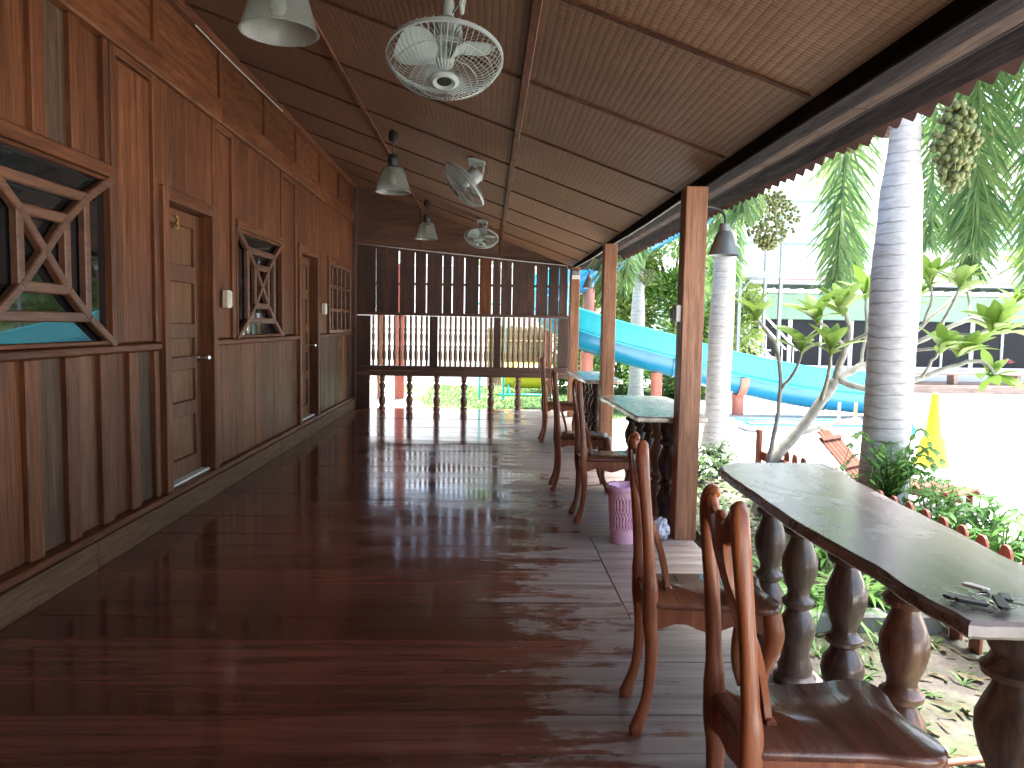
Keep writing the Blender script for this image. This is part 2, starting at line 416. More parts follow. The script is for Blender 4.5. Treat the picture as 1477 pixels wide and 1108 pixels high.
def ground_mat():
    s = NT('sunlit_concrete_yard'); n = s.noise(s.coords(rnd=False), .6, 6, .6); n2 = s.noise(s.coords(rnd=False), 14, 5, .65)
    col = s.ramp(n, [(.3, (.50, .48, .45)), (.7, (.62, .60, .57))]); s.base(s.mix(s.math('MULTIPLY', n2, .3), col, (.38, .37, .35))); s.set(Roughness=.85)
    s.normal(s.bump(n2, .3, .01)); return s.mat
M['ground'] = ground_mat()
def soil_mat():
    s = NT('damp_soil_with_litter'); n = s.noise(s.coords(rnd=False), 5, 7, .7); v = s.n('ShaderNodeTexVoronoi'); v.inputs['Scale'].default_value = 22; s.l(s.coords(rnd=False), v.inputs[0])
    col = s.ramp(n, [(.3, (.045, .04, .033)), (.5, (.09, .08, .068)), (.7, (.16, .15, .132))])  # grey-brown soil tones, darker and paler at random
    g = s.ramp(s.noise(s.coords(rnd=False), 2.2, 5), [(.42, (0, 0, 0)), (.6, (1, 1, 1))]); col = s.mix(s.math('MULTIPLY', g, .6), col, (.07, .10, .035))
    s.base(col); s.set(Roughness=.9); s.normal(s.bump(s.math('ADD', n, s.math('MULTIPLY', v.outputs['Distance'], .6)), .8, .03)); return s.mat
M['soil'] = soil_mat()
def lawn_mat():
    s = NT('short_lawn'); n = s.noise(s.coords(rnd=False), 1.2, 6, .65)
    s.base(s.ramp(n, [(.3, (.04, .10, .02)), (.55, (.075, .15, .035)), (.75, (.16, .18, .08))])); s.set(Roughness=.9)
    s.normal(s.bump(s.noise(s.coords(rnd=False), 60, 3), .8, .02)); return s.mat
M['lawn'] = lawn_mat()
M['tile'] = plain('clay_roof_tile', (.05, .026, .023), .8, var=.3, scale=12, bump=.3, Specular_IOR_Level=.1)
M['soffit'] = wood('soffit_board', (.055, .034, .026), (.085, .054, .041), 'y', .75, .15, spec=.08)

# ================================================================== ground
GZ = -.15
g = MB(); g.add([(-400, -400, GZ), (400, -400, GZ), (400, 900, GZ), (-400, 900, GZ)], [(0, 1, 2, 3)]); struct('ground', g, M['ground'])
def patch(name, mat, pts, z, sub=1):
    m_ = MB(); m_.add([(x, y, z) for x, y in pts], [tuple(range(len(pts)))]); return struct(name, m_, mat)
lawn = [(-1.1, 12.0)]+[(-1.1+.25*math.sin(i*1.3)-.1*i, 12.0+i*.6) for i in range(1, 9)]+[(-2, 18.6), (4.2, 18.6), (4.0, 14.5), (2.6, 12.8), (1.9, 11.9)]
patch('lawn', M['lawn'], lawn, GZ+.004)
def soil_sheet(x0, x1, y0, y1, z, nx, ny, amp, name):
    m_ = MB(); vs = [(x0+(x1-x0)*i/nx, y0+(y1-y0)*j/ny, z+random.uniform(-amp, amp)) for j in range(ny+1) for i in range(nx+1)]
    fs = [(j*(nx+1)+i, j*(nx+1)+i+1, (j+1)*(nx+1)+i+1, (j+1)*(nx+1)+i) for j in range(ny) for i in range(nx)]
    m_.add(vs, fs); return struct(name, m_, M['soil'], smooth=180, fix=False)
soil_sheet(1.22, 3.4, .2, 3.60, GZ+.02, 40, 60, .012, 'garden_path')
soil_sheet(1.45, 3.1, 3.62, 7.2, -.06, 30, 60, .018, 'planting_bed')

# ================================================================== veranda floor
fb = MB(); fb.box(-2.3, 1.30, -5, 12.0, -.145, -.034, .01)
flo = struct('floor', fb, M['beam'])
y = -5.0
while y < 12.0:
    wd = min(random.uniform(.19, .27), 12.0-y)
    if wd < .05: break
    dz = random.uniform(-.0015, .0015); tl = random.uniform(-.005, .005); yc = y+wd/2
    spans = [(-2.12, 1.30)]
    if 3.45 < y < 4.55: spans = [(-2.12, .665), (.671, 1.31)]
    elif random.random() < .35:
        xj = random.choice([-.6, .1, .67]); spans = [(-2.12, xj), (xj+.004, 1.30+random.uniform(-.01, .012))]
    for a, b in spans:
        m_ = MB(); tx = random.uniform(-.0006, .0006); m_.box(a, b, y+.0012, y+wd-.0012, -.032, dz, .0016, g=lambda p: (p.x, p.y, p.z+tl*(p.y-yc)+tx*(p.x+.4))); ob('floor_board', m_, M['floor'], flo)
    y += wd
# split edge of one broken board
m_ = MB(); m_.sweep([(.55, 3.43, .001), (.8, 3.425, .006), (1.05, 3.44, .004), (1.2, 3.43, .001)], [(.002, .004), (.005, .016), (.004, .012), (.001, .004)], n=6, side=(0, 1, 0)); ob('splinter', m_, M['spindle'], flo)

# ================================================================== cabin wall  (face at x = -2.10)
WX = -2.10
wall = thing('cabin_wall', 'long brown timber cabin wall with panelled boards, doors and lattice windows', 'wall', (WX, 0, 0), world=True)
def wb(name, y0, y1, z0, z1, d0=-.05, d1=0., mat='wall_z', c=.006, parent=None):
    m_ = MB(); m_.box(WX+d0, WX+d1, y0, y1, z0, z1, c); return ob(name, m_, M[mat], parent or wall)
m_ = MB(); m_.box(-2.36, 1.32, -5.12, -5.02, 0, 3.7, .01); tag(ob('rear_wall', m_, M['dark_z'], None), 'dark timber wall closing the veranda behind the viewer', 'wall')  # unseen wall added to keep light from behind off the veranda
m_ = MB(); m_.box(WX-.26, WX-.13, -5, 12.0, 0, 3.5, .01); ob('backing', m_, M['dark_z'], wall)
# baseboard and ledge
for a, b in ((-5, -.4), (-.4, 4.02), (4.02, 7.6), (7.6, 11.9)):
    wb('baseboard', a, b-.003, -.002, .145, -.12, .05, 'base_y', .006)
    wb('base_ledge', a, b-.003, .147, .185, -.12, .035, 'wall_y', .008)
D3, D2 = (5.06, 5.84), (8.58, 9.38)
W1, W2, W3 = (3.03, 4.35), (6.45, 7.85), (10.07, 11.6)
ZR0, ZR1 = 1.135, 1.18
def recess_panels(y0, y1, z0, z1, n, bw=.09, mats=('panel_z', 'wall_z')):
    p = (y1-y0)/n
    for k in range(n):
        a = y0+k*p
        wb('wall_panel', a+bw*.5, a+p-bw*.5, z0, z1, -.07, -.034, random.choice(mats), .008)
    for k in range(n+1):
        a = y0+k*p; lo = max(y0, a-bw*.5-.012); hi = min(y1, a+bw*.5+.012)
        wb('wall_stile', lo, hi, z0, z1, -.06, random.uniform(-.002, .001), 'wall_z', .007)
def boards(y0, y1, z0, z1, wmin=.16, wmax=.24, mats=('wall_z',), d=-.012, name='wall_board'):
    a = y0
    while a < y1-.02:
        b = min(a+random.uniform(wmin, wmax), y1)
        if y1-b < wmin*.5: b = y1
        e = d+random.uniform(-.005, .005)
        wb(name, a+.003, b-.003, z0, z1, -.06, e, random.choice(mats), .006)
        a = b
# lower zone
recess_panels(-5.0, 1.55, .187, ZR0, 20)
recess_panels(1.55, 4.93, .187, ZR0, 10, mats=('panel_z', 'panel_z', 'wall_z', 'door_z'))
boards(5.93, 8.49, .187, ZR0, .15, .22); boards(9.47, 11.85, .187, ZR0, .15, .22, ('panel_z', 'wall_z'))
# middle rail
for a, b in ((-5, 1.55), (1.55, 4.93), (5.93, 8.49), (9.47, 11.85)): wb('middle_rail', a, b-.003, ZR0+.001, ZR1, -.06, .022, 'wall_y', .008)
ZW0, ZW1, ZT0, ZT1, ZC = 1.183, 2.10, 2.85, 3.03, 3.44
def doorway(d, number):
    a, b = d; zt = 2.10
    fr = .085
    dr = link('door', None, wall, (0, 0, 0)); dr['_w'] = 1
    dr.location = (0, a, .187)
    wb('door_jamb', a-fr, a-.002, .187, zt+.09, -.12, .028, 'wall_z', .007); wb('door_jamb', b+.002, b+fr, .187, zt+.09, -.12, .028, 'wall_z', .007)
    wb('door_head', a-.001, b+.001, zt+.002, zt+.088, -.12, .03, 'wall_y', .007)
    st = .095
    for nm, y0, y1, z0, z1 in (('door_stile', a+.004, a+st, .20, zt-.004), ('door_stile', b-st, b-.004, .20, zt-.004)):
        wb(nm, y0, y1, z0, z1, -.125, -.078, 'door_z', .004, dr)
    H = zt-.2; fr_ = [(.055, .20), (.265, .42), (.475, .545), (.595, .715), (.77, .93)]
    zz = [(zt-f1*H, zt-f0*H) for f0, f1 in fr_]
    edges = [zt-.004]+[q for z0, z1 in zz for q in (z1, z0)]+[.20]
    for i in range(0, len(edges), 2): wb('door_rail', a+st+.001, b-st-.001, edges[i+1], edges[i], -.125, -.079, 'door_z', .004, dr)
    for z0, z1 in zz:
        wb('door_panel', a+st, b-st, z0+.001, z1-.001, -.125, -.104, 'door_panel', .002, dr)
    m_ = MB()
    m_.lathe([(.028, 0), (.028, .01), (.012, .014), (.012, .05)], 14, Matrix.Translation((WX-.078, b-.05, 1.05)) @ Matrix.Rotation(R(90), 4, 'Y'))
    m_.lathe([(.006, 0), (.02, .004), (.027, .02), (.026, .035), (.012, .045)], 14, Matrix.Translation((WX-.03, b-.05, 1.05)) @ Matrix.Rotation(R(90), 4, 'Y'))
    ob('door_knob', m_, M['steel'], dr, 40)
    m_ = MB(); m_.box(WX-.11, WX-.02, a+.003, b-.003, .188, .205, .003); ob('threshold', m_, M['white_plastic'], dr)
    cu = bpy.data.curves.new('numeral', 'FONT'); cu.body = number; cu.size = .13; cu.extrude = .004; cu.offset = .003; cu.align_x = 'CENTER'
    to = bpy.data.objects.new('tmp', cu); C.objects.link(to); dg = bpy.context.evaluated_depsgraph_get()
    me = bpy.data.meshes.new_from_object(to.evaluated_get(dg)); bpy.data.objects.remove(to); me.materials.append(M['brass'])
    no = link('door_number', me, dr, (-.072, (b-a)*.46, 1.77), (R(90), 0, R(90))); no.scale = (1.25, 1, 1)
doorway(D3, '3'); doorway(D2, '2')
# middle zone
def lattice_window(y0, y1, z0, z1):
    wn = link('window', None, wall, (0, y0, z0)); wn['_w'] = 1
    m_ = MB(); m_.box(WX-.08, WX-.034, y0+.004, y1-.004, z0+.004, z1-.004, .001); ob('window_glass', m_, M['glass'], wn)
    t = .022
    def bar(p, q, wdt, d0, d1, nm='lattice_bar'):
        p = Vector((0, *p)); q = Vector((0, *q)); L = (q-p).length; ang = math.atan2(q.z-p.z, q.y-p.y)
        mm = Matrix.Translation((WX, *((p+q)/2).yz)) @ Matrix.Rotation(ang, 4, 'X')
        b_ = MB(); b_.box(d0, d1, -L/2, L/2, -wdt/2, wdt/2, .006, m=mm); ob(nm, b_, M['lattice'], wn)
    # outer frame
    for a, b, c_, d in ((y0, y0+t, z0, z1), (y1-t, y1, z0, z1)): wb('window_frame', a, b, c_, d, -.09, .006, 'wall_z', .004, wn)
    for c_, d in ((z0, z0+t), (z1-t, z1)): wb('window_frame', y0+t+.001, y1-t-.001, c_, d, -.09, .005, 'wall_y', .004, wn)
    cy, cz = (y0+y1)/2, (z0+z1)/2; hy, hz = (y1-y0)/2-t, (z1-z0)/2-t
    FR = ((.60, .71), (.30, .40)); bw_ = .052
    for k, (fy, fz) in enumerate(FR):
        e = .001*k
        for sy in (-1, 1): bar((cy+sy*hy*fy, cz-hz*fz), (cy+sy*hy*fy, cz+hz*fz), bw_, -.031+e, .010+e)
        for sz in (-1, 1): bar((cy-hy*fy, cz+sz*hz*fz), (cy+hy*fy, cz+sz*hz*fz), bw_, -.031+e, .012+e)
    ch = [(1.04, 1.06)]+list(FR)+[(.0, .0)]
    for sy in (-1, 1):
        for sz in (-1, 1):
            for i in range(3): bar((cy+sy*hy*ch[i][0], cz+sz*hz*ch[i][1]), (cy+sy*hy*ch[i+1][0], cz+sz*hz*ch[i+1][1]), bw_-.004, -.028, .0145+.0008*sy+.0004*sz+.0002*i)
    return wn
def grid_window(y0, y1, z0, z1):
    wn = link('window', None, wall, (0, y0, z0)); wn['_w'] = 1
    m_ = MB(); m_.box(WX-.12, WX-.105, y0+.01, y1-.01, z0+.01, z1-.01, .001); ob('window_glass', m_, M['glass'], wn); t = .05
    for a, b in ((y0, y0+t), (y1-t, y1)): wb('window_frame', a, b, z0, z1, -.12, .026, 'lattice', .006, wn)
    for c_, d in ((z0, z0+t), (z1-t, z1)): wb('window_frame', y0+t+.001, y1-t-.001, c_, d, -.12, .025, 'lattice', .006, wn)
    for k in range(1, 5):
        yy = y0+(y1-y0)*k/5; wb('glazing_bar', yy-.02, yy+.02, z0+t, z1-t, -.06, .004, 'lattice', .005, wn)
    for k in range(1, 3):
        zz = z0+(z1-z0)*k/3; wb('glazing_bar', y0+t, y1-t, zz-.022, zz+.022, -.055, .008, 'lattice', .005, wn)
lattice_window(W1[0], W1[1], ZW0+.002, ZW1); lattice_window(W2[0], W2[1], ZW0+.002, ZW1); grid_window(W3[0], W3[1], ZW0+.002, ZW1+.03)
lattice_window(-.45, .87, ZW0+.002, ZW1)
# upright boards beside windows, then boards above
def mid_upper(segs):
    for a, b, z0, z1, kind in segs:
        if kind == 'one': wb('wall_board', a, b, z0, z1, -.06, -.006, 'wall_z', .006)
        elif kind == 'panel':
            wb('wall_panel', a+.07, b-.07, z0+.002, z1-.05, -.06, -.024, 'wall_z', .01)
            wb('wall_stile', a, a+.068, z0, z1, -.06, .001, 'wall_z', .007); wb('wall_stile', b-.068, b, z0, z1, -.06, .001, 'wall_z', .007)
            wb('wall_rail', a+.07, b-.07, z1-.048, z1, -.06, 0, 'wall_y', .006)
        elif kind == 'boards': boards(a, b, z0, z1)
        else: recess_panels(a, b, z0, z1, kind, .075, ('panel_z', 'wall_z', 'wall_z', 'wall_z'))
mid_upper([(-5, -.47, ZW0, ZT0, 10), (-.45, .87, ZW1+.004, ZT0, 4), (.89, 3.01, ZW0, ZT0, 4), (W1[0], W1[1], ZW1+.075, ZT0, 4),
           (4.37, 4.97, ZW0, ZT0, 'panel'), (4.97, 5.93, 2.193, ZT0, 'boards'), (5.93, 6.43, ZW0, ZT0, 'panel'),
           (W2[0]+.002, W2[1], ZW1+.075, ZT0, 'boards'), (7.87, 8.49, ZW0, ZT0, 'panel'), (8.49, 9.47, 2.193, ZT0, 'boards'),
           (9.47, 10.05, ZW0, ZT0, 'one'), (10.07, 11.6, ZW1+.105, ZT0, 'boards'), (11.62, 11.85, ZW0, ZT0, 'one')])
for w_ in (W1, W2): wb('window_head', w_[0], w_[1], ZW1+.003, ZW1+.073, -.06, .02, 'wall_y', .006)
wb('window_head', W3[0], W3[1], ZW1+.033, ZW1+.103, -.06, .02, 'wall_y', .006)
# frieze rail and the panels over it
for a, b in ((-5, 1.5), (1.5, 6.1), (6.1, 11.9)): wb('frieze_rail', a, b-.003, ZT0+.002, ZT1, -.06, .022, 'wall_y', .012)
yy = 4.97-1.17*8
while yy < 11.8:
    b = min(yy+1.17, 11.86)
    wb('frieze_panel', yy+.035, b-.035, ZT1+.002, ZC, -.06, -.02, 'wall_y', .008)
    wb('frieze_stile', b-.034, b+.034, ZT1+.002, ZC, -.06, .004, 'wall_z', .006)
    yy += 1.17
wb('cornice', -5, 11.86, ZC-.05, ZC-.002, -.06, .045, 'wall_y', .012)

for yy, zz in ((6.16, 1.50), (9.76, 1.50)):
    t = thing('light_switch', 'cream switch box on the timber wall between door 3 and the lattice window' if yy < 7 else 'cream switch box on the timber wall beside the small-paned window', 'switch', (WX, yy, zz-.07), 'wall switches')
    t['_w'] = 1
    m_ = MB(); m_.box(WX-.008, WX+.04, yy-.045, yy+.045, zz-.07, zz+.07, .006); ob('switch_box', m_, M['switch'], t)
    m_ = MB(); m_.box(WX+.039, WX+.047, yy-.035, yy+.035, zz-.058, zz+.058, .003); ob('switch_plate', m_, M['white_plastic'], t)
    for k in (-1, 1):
        m_ = MB(); m_.box(WX+.045, WX+.052, yy-.014, yy+.014, zz+k*.026-.017, zz+k*.026+.017, .002); ob('rocker', m_, M['switch'], t)

# ================================================================== roof and woven ceiling
def cz(x): return 2.72-.352*x
roof = thing('veranda_roof', 'sloping veranda roof with woven bamboo ceiling, wooden battens and clay tile edge', 'roof', (0, 0, 0), world=True)
def slab(mb, x0, x1, y0, y1, t0, t1, c=.003):
    return mb.box(x0, x1, y0, y1, t0, t1, c, g=lambda p: (p.x, p.y, cz(p.x)+p.z))
XS = [-2.14, -1.05, .18, 1.30]; Y0 = 4.205-1.115*8
ys = [Y0+1.115*k for k in range(15)]+[12.0]; ys = [q for q in ys if q <= 12.0]
ys[-1] = 12.0
for j in range(len(ys)-1):
    for i in range(3):
        m_ = MB(); slab(m_, XS[i]+.002, XS[i+1]-.002, ys[j]+.002, ys[j+1]-.002, .0, .008, .001)
        ob('ceiling_panel', m_, M['weave'], roof)
for j in range(len(ys)):
    for i in range(3):
        m_ = MB(); slab(m_, XS[i]+.022, XS[i+1]-.022, ys[j]-.016, ys[j]+.016, -.010, .001, .003); ob('ceiling_rib', m_, M['batten_x'], roof)
for x in XS[1:3]:
    m_ = MB(); slab(m_, x-.021, x+.021, Y0, 12.0, -.020, .001, .004); ob('ceiling_batten', m_, M['batten'], roof)
m_ = MB(); slab(m_, -2.10, -2.05, Y0, 12.0, -.05, .001, .004); ob('ceiling_batten', m_, M['batten'], roof)
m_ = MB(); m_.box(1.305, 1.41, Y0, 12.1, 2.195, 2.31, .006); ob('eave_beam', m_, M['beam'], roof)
yy = Y0
while yy < 12.1:
    b = min(yy+1.115, 12.1); m_ = MB(); m_.box(1.413, 1.525, yy+.004, b-.004, 2.225, 2.24, .003); ob('soffit_board', m_, M['soffit'], roof); yy = b
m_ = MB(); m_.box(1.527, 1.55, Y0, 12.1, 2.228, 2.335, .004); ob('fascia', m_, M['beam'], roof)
m_ = MB(); slab(m_, -2.5, 1.62, Y0-.2, 12.25, .115, .135, .002); ob('roof_deck', m_, M['tile'], roof)
# eave course of clay tiles
def tile_mesh():
    m_ = MB(); n = 9; vs = []; th = .012; pit = .125
    for x in (0, .42):
        for s_ in (0, 1):
            for k in range(n):
                u = k/(n-1); z_ = .045*math.sin(math.pi*min(1, u*1.35)) if u < .74 else -.012*math.sin(math.pi*(u-.74)/.26)
                vs.append((x, (u-.5)*pit*1.08, z_+.352*(.42-x)+s_*th))
    fs = []
    for k in range(n-1):
        fs += [(k, k+1, 2*n+k+1, 2*n+k), (n+k, 3*n+k, 3*n+k+1, n+k+1), (k, n+k, n+k+1, k+1), (2*n+k, 2*n+k+1, 3*n+k+1, 3*n+k)]
    fs += [(0, 2*n, 3*n, n), (n-1, 2*n-1, 4*n-1, 3*n-1)]
    m_.add(vs, fs); return m_.mesh('roof_tile', M['tile'], 50)
tm = tile_mesh(); k = 0; yy = .3
while yy < 12.2:
    o = link('roof_tile', tm, roof, (1.36, yy, 2.222+random.uniform(-.005, .005)), (0, random.uniform(-.02, .02), random.uniform(-.012, .012))); yy += .125
# underlay strip that carries the tiles
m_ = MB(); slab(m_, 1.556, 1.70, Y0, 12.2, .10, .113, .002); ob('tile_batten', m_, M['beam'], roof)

# ================================================================== end wall
EY = 11.95
ew = thing('slatted_end_wall', 'dark plank end wall with spindle openings and turned balusters below', 'wall', (-.4, EY, 0), world=True)
def zt(x): return 2.55-.0845*(x+2.07)
sl = [-2.10, -1.75, -1.392, -1.146, -.966, -.716, -.568, -.375, -.15, .053, .189, .366, .55, .732, .932, 1.104, 1.235]
gaps = {1: .002, 2: .020, 3: .012, 4: .016, 5: .008, 6: .018, 7: .016, 8: .013, 9: .022, 10: .005, 11: .014, 12: .002, 13: .02, 14: .016, 15: .006}
for i in range(len(sl)-1):
    a = sl[i]+gaps.get(i, .004)/2; b = sl[i+1]-gaps.get(i+1, .004)/2
    tilt = random.uniform(-.003, .003)
    m_ = MB(); m_.box(a, b, EY-.012, EY+.012, 1.475, 1, .002, g=lambda p: (p.x+tilt*(p.z-.5), p.y, p.z if p.z > 1.2 else zt(p.x)+.03*p.z-.03))
    ob('end_plank', m_, M['dark_z'] if i != 8 else M['wall_z'], ew)
def eb(name, x0, x1, z0, z1, y0=-.035, y1=.035, mat='dark_x', c=.005):
    m_ = MB(); m_.box(x0, x1, EY+y0, EY+y1, z0, z1, c); return ob(name, m_, M[mat], ew)
eb('upper_rail', -2.10, 1.27, 1.455, 1.503, -.03, -.0125)
eb('plank_batten', -2.10, 1.27, 1.93, 1.97, .0125, .04)
OP = [(-1.83, -.915), (-.785, .09), (.20, 1.10)]; ZO0, ZO1 = .675, 1.452
xs_ = [-2.10]+[q for o_ in OP for q in o_]+[1.27]
for i in range(0, 8, 2): eb('opening_post', xs_[i], xs_[i+1], .52, ZO1, -.03, .03, 'dark_z')
for a, b in OP:
    eb('opening_sill', a+.001, b-.001, .602, ZO0, -.031, .031)
    n = 11; pr = [(.020, 0), (.020, .08), (.030, .1), (.033, .2), (.021, .27), (.030, .3), (.018, .33), (.024, .40), (.028, .47), (.018, .53), (.028, .56), (.018, .6), (.022, .66), (.022, .777)]
    for k in range(n):
        x = a+(b-a)*(k+.5)/n; m_ = MB(); m_.lathe([(r, ZO0+z) for r, z in pr], 10, Matrix.Translation((x, EY, 0))); ob('spindle', m_, M['spindle'], ew, 50)
eb('rail_ledge', -2.10, 1.27, .515, .60, -.09, .05)
eb('rail_board', -2.10, 1.27, .60, .672, -.062, -.032)
eb('corner_panel', -2.10, -1.84, .0, .513, -.06, .03, 'dark_z')
BAL = [(.052, 0), (.055, .03), (.04, .045), (.05, .07), (.057, .12), (.06, .155), (.045, .195), (.032, .215), (.05, .235), (.05, .25), (.034, .27), (.04, .30), (.055, .34), (.056, .37), (.04, .40), (.03, .42), (.048, .435), (.05, .45), (.036, .465), (.045, .49), (.05, .52)]
for k in range(7):
    m_ = MB(); m_.lathe(BAL, 18, Matrix.Translation((-1.646+.426*k, EY-.02, -.003))); ob('baluster', m_, M['baluster'], ew, 45)
eb('corner_post', -2.16, -2.045, .0, 3.45, -.10, .045, 'dark_z')
# gable infill above the planks
def gable_strip(x0, x1, nm='gable_panel'):
    m_ = MB(); m_.box(x0, x1, EY+.02, EY+.035, 0, 1, .003, g=lambda p: (p.x, p.y, (zt(p.x)-.04) if p.z < .5 else cz(p.x)-.001)); ob(nm, m_, M['gable'], ew)
for a, b in ((-2.12, -1.055), (-1.045, .175), (.185, 1.30)): gable_strip(a, b)
for x in (-1.05, .18):
    m_ = MB(); m_.box(x-.018, x+.018, EY+.006, EY+.019, 0, 1, .003, g=lambda p: (p.x, p.y, (zt(p.x)+.012) if p.z < .5 else cz(p.x)-.022)); ob('gable_batten', m_, M['batten'], ew)
m_ = MB(); m_.sweep([(-2.08, EY-.02, zt(-2.08)+.006), (-1.2, EY-.021, zt(-1.2)), (-.4, EY-.02, zt(-.4)+.004), (.5, EY-.021, zt(.5)), (1.22, EY-.02, zt(1.22)+.004), (1.24, EY-.05, 2.2), (1.24, EY-.05, 1.5)], .008, 6)
tag(ob('cable', m_, M['cable'], None, 180), 'thin white cable along the top of the dark plank end wall', 'cable')
m_ = MB(); m_.sweep(catmull([(1.25, 11.6, 2.19), (1.29, 9.6, 2.185), (1.285, 8.2, 2.19), (1.29, 6.5, 2.18), (1.285, 4.9, 2.19)], 4), .007, 6)
tag(ob('cable', m_, M['cable'], None, 180), 'thin white cable along the dark eave beam', 'cable')

# ================================================================== posts
PY = [1.30, 4.73, 7.98, 11.18]  # nearest post continues the row out of view, added to shade the table end
pl = ['square brown timber post beside the near slab table', 'square brown timber post with the white switch box on its side', 'square brown timber post between the two farther slab tables', 'square brown timber post next to the dark plank end wall']
for k, yy in enumerate(PY):
    m_ = MB(); m_.box(-.068, .068, -.068, .068, -.002, 2.197, .006)
    o = tag(ob('veranda_post', m_, M['post'], None, None, (1.262, yy, 0)), pl[k], 'post', 'veranda posts')
t = thing('switch_box', 'small white switch box fixed to the side of a brown post', 'switch', (1.19, 4.73, 1.37))
m_ = MB(); m_.box(-.03, .006, -.05, .05, 0, .105, .005); ob('box_body', m_, M['white_plastic'], t)
m_ = MB(); m_.box(-.05, -.028, -.03, .03, .02, .085, .004); ob('box_switch', m_, M['dark_metal'], t)
t = thing('junction_box', 'white junction box high on the post by the end wall', 'junction box', (1.262, 11.11, 2.02))
m_ = MB(); m_.box(-.06, .06, -.05, .004, 0, .06, .005); ob('box_body', m_, M['white_plastic'], t)
m_ = MB(); m_.box(-.055, .055, -.044, .003, .062, .12, .005); ob('box_lid', m_, M['zinc'], t)

# bell lamps on the outer side of posts
def bell_lamp(loc, label, s_=1.0):
    t = thing('bell_lamp', label, 'lamp', loc, 'bell lamps outside the posts')
    m_ = MB(); m_.lathe([(.015, .2), (.03, .195), (.034, .15), (.05, .135), (.075, .06), (.098, .0), (.094, .0), (.07, .06), (.045, .13), (.02, .145)], 22, closed=False); ob('lamp_shade', m_, M['zinc'], t, 40)
    m_ = MB(); m_.sweep(catmull([(0, 0, .19), (0, 0, .24), (-.03, 0, .28), (-.12, -.02, .3), (-.16, -.03, .26)], 4), .008, 6); ob('bracket', m_, M['dark_metal'], t, 180)
    m_ = MB(); m_.lathe([(.001, .02), (.02, .03), (.026, .06), (.016, .1), (.014, .14)], 12); ob('bulb', m_, M['white_plastic'], t, 180)
bell_lamp((1.48, 4.80, 1.795), 'grey bell shaped metal lamp on the post beside the palm trunk')
bell_lamp((1.48, 11.25, 1.90), 'grey bell shaped metal lamp on the post by the blue slide')

# ================================================================== ceiling lamps
def lamp():
    t = thing('pendant_lamp', '', 'lamp', (0, 0, 0), 'glass pendant lamps along the ceiling')
    pr = [(.045, .226), (.07, .222), (.092, .205), (.106, .175), (.122, .12), (.138, .06), (.15, .015), (.158, .004), (.158, 0), (.150, 0), (.143, .015), (.131, .06), (.115, .12), (.099, .172), (.086, .198), (.066, .213), (.045, .216)]
    m_ = MB(); m_.lathe(pr, 72, closed=False, rib=.018); ob('glass_shade', m_, M['shade'], t, 30)
    m_ = MB(); m_.lathe([(.02, .335), (.04, .33), (.043, .30), (.05, .295), (.05, .22), (.035, .2), (.02, .19)], 20); ob('lamp_holder', m_, M['dark_metal'], t, 40)
    m_ = MB(); m_.lathe([(.001, .06), (.022, .07), (.03, .1), (.026, .14), (.018, .19)], 14); ob('bulb', m_, M['white_plastic'], t, 180)
    m_ = MB(); m_.lathe([(.008, .33), (.008, .53)], 8); ob('lamp_stem', m_, M['dark_metal'], t, 180)
    m_ = MB(); m_.lathe([(.012, .435), (.04, .445), (.045, .50), (.03, .535)], 16); ob('ceiling_cup', m_, M['dark_metal'], t, 40)
    return t
l0 = lamp()
for k, (yy, lb) in enumerate(((3.2, 'large ribbed glass bell lamp hanging beside the downward facing fan'), (6.9, 'ribbed glass bell lamp hanging left of the fan turned on its side'), (10.6, 'ribbed glass bell lamp hanging above the slit planks of the end wall'))):
    o = l0 if k == 0 else copy_tree(l0); o.location = (-.862, yy, cz(-.862)-.53); o['label'] = lb
# conduit batten beside lamps is the ceiling batten; a thin wire droops along the cornice
m_ = MB(); m_.sweep(catmull([(-2.02, 5.4, 3.33), (-2.0, 6.1, 3.31), (-2.01, 6.9, 3.335), (-2.02, 7.6, 3.36)], 5), .0035, 5)
tag(ob('cable', m_, M['cable'], None, 180), 'thin pale wire drooping along the cornice of the cabin wall', 'cable')

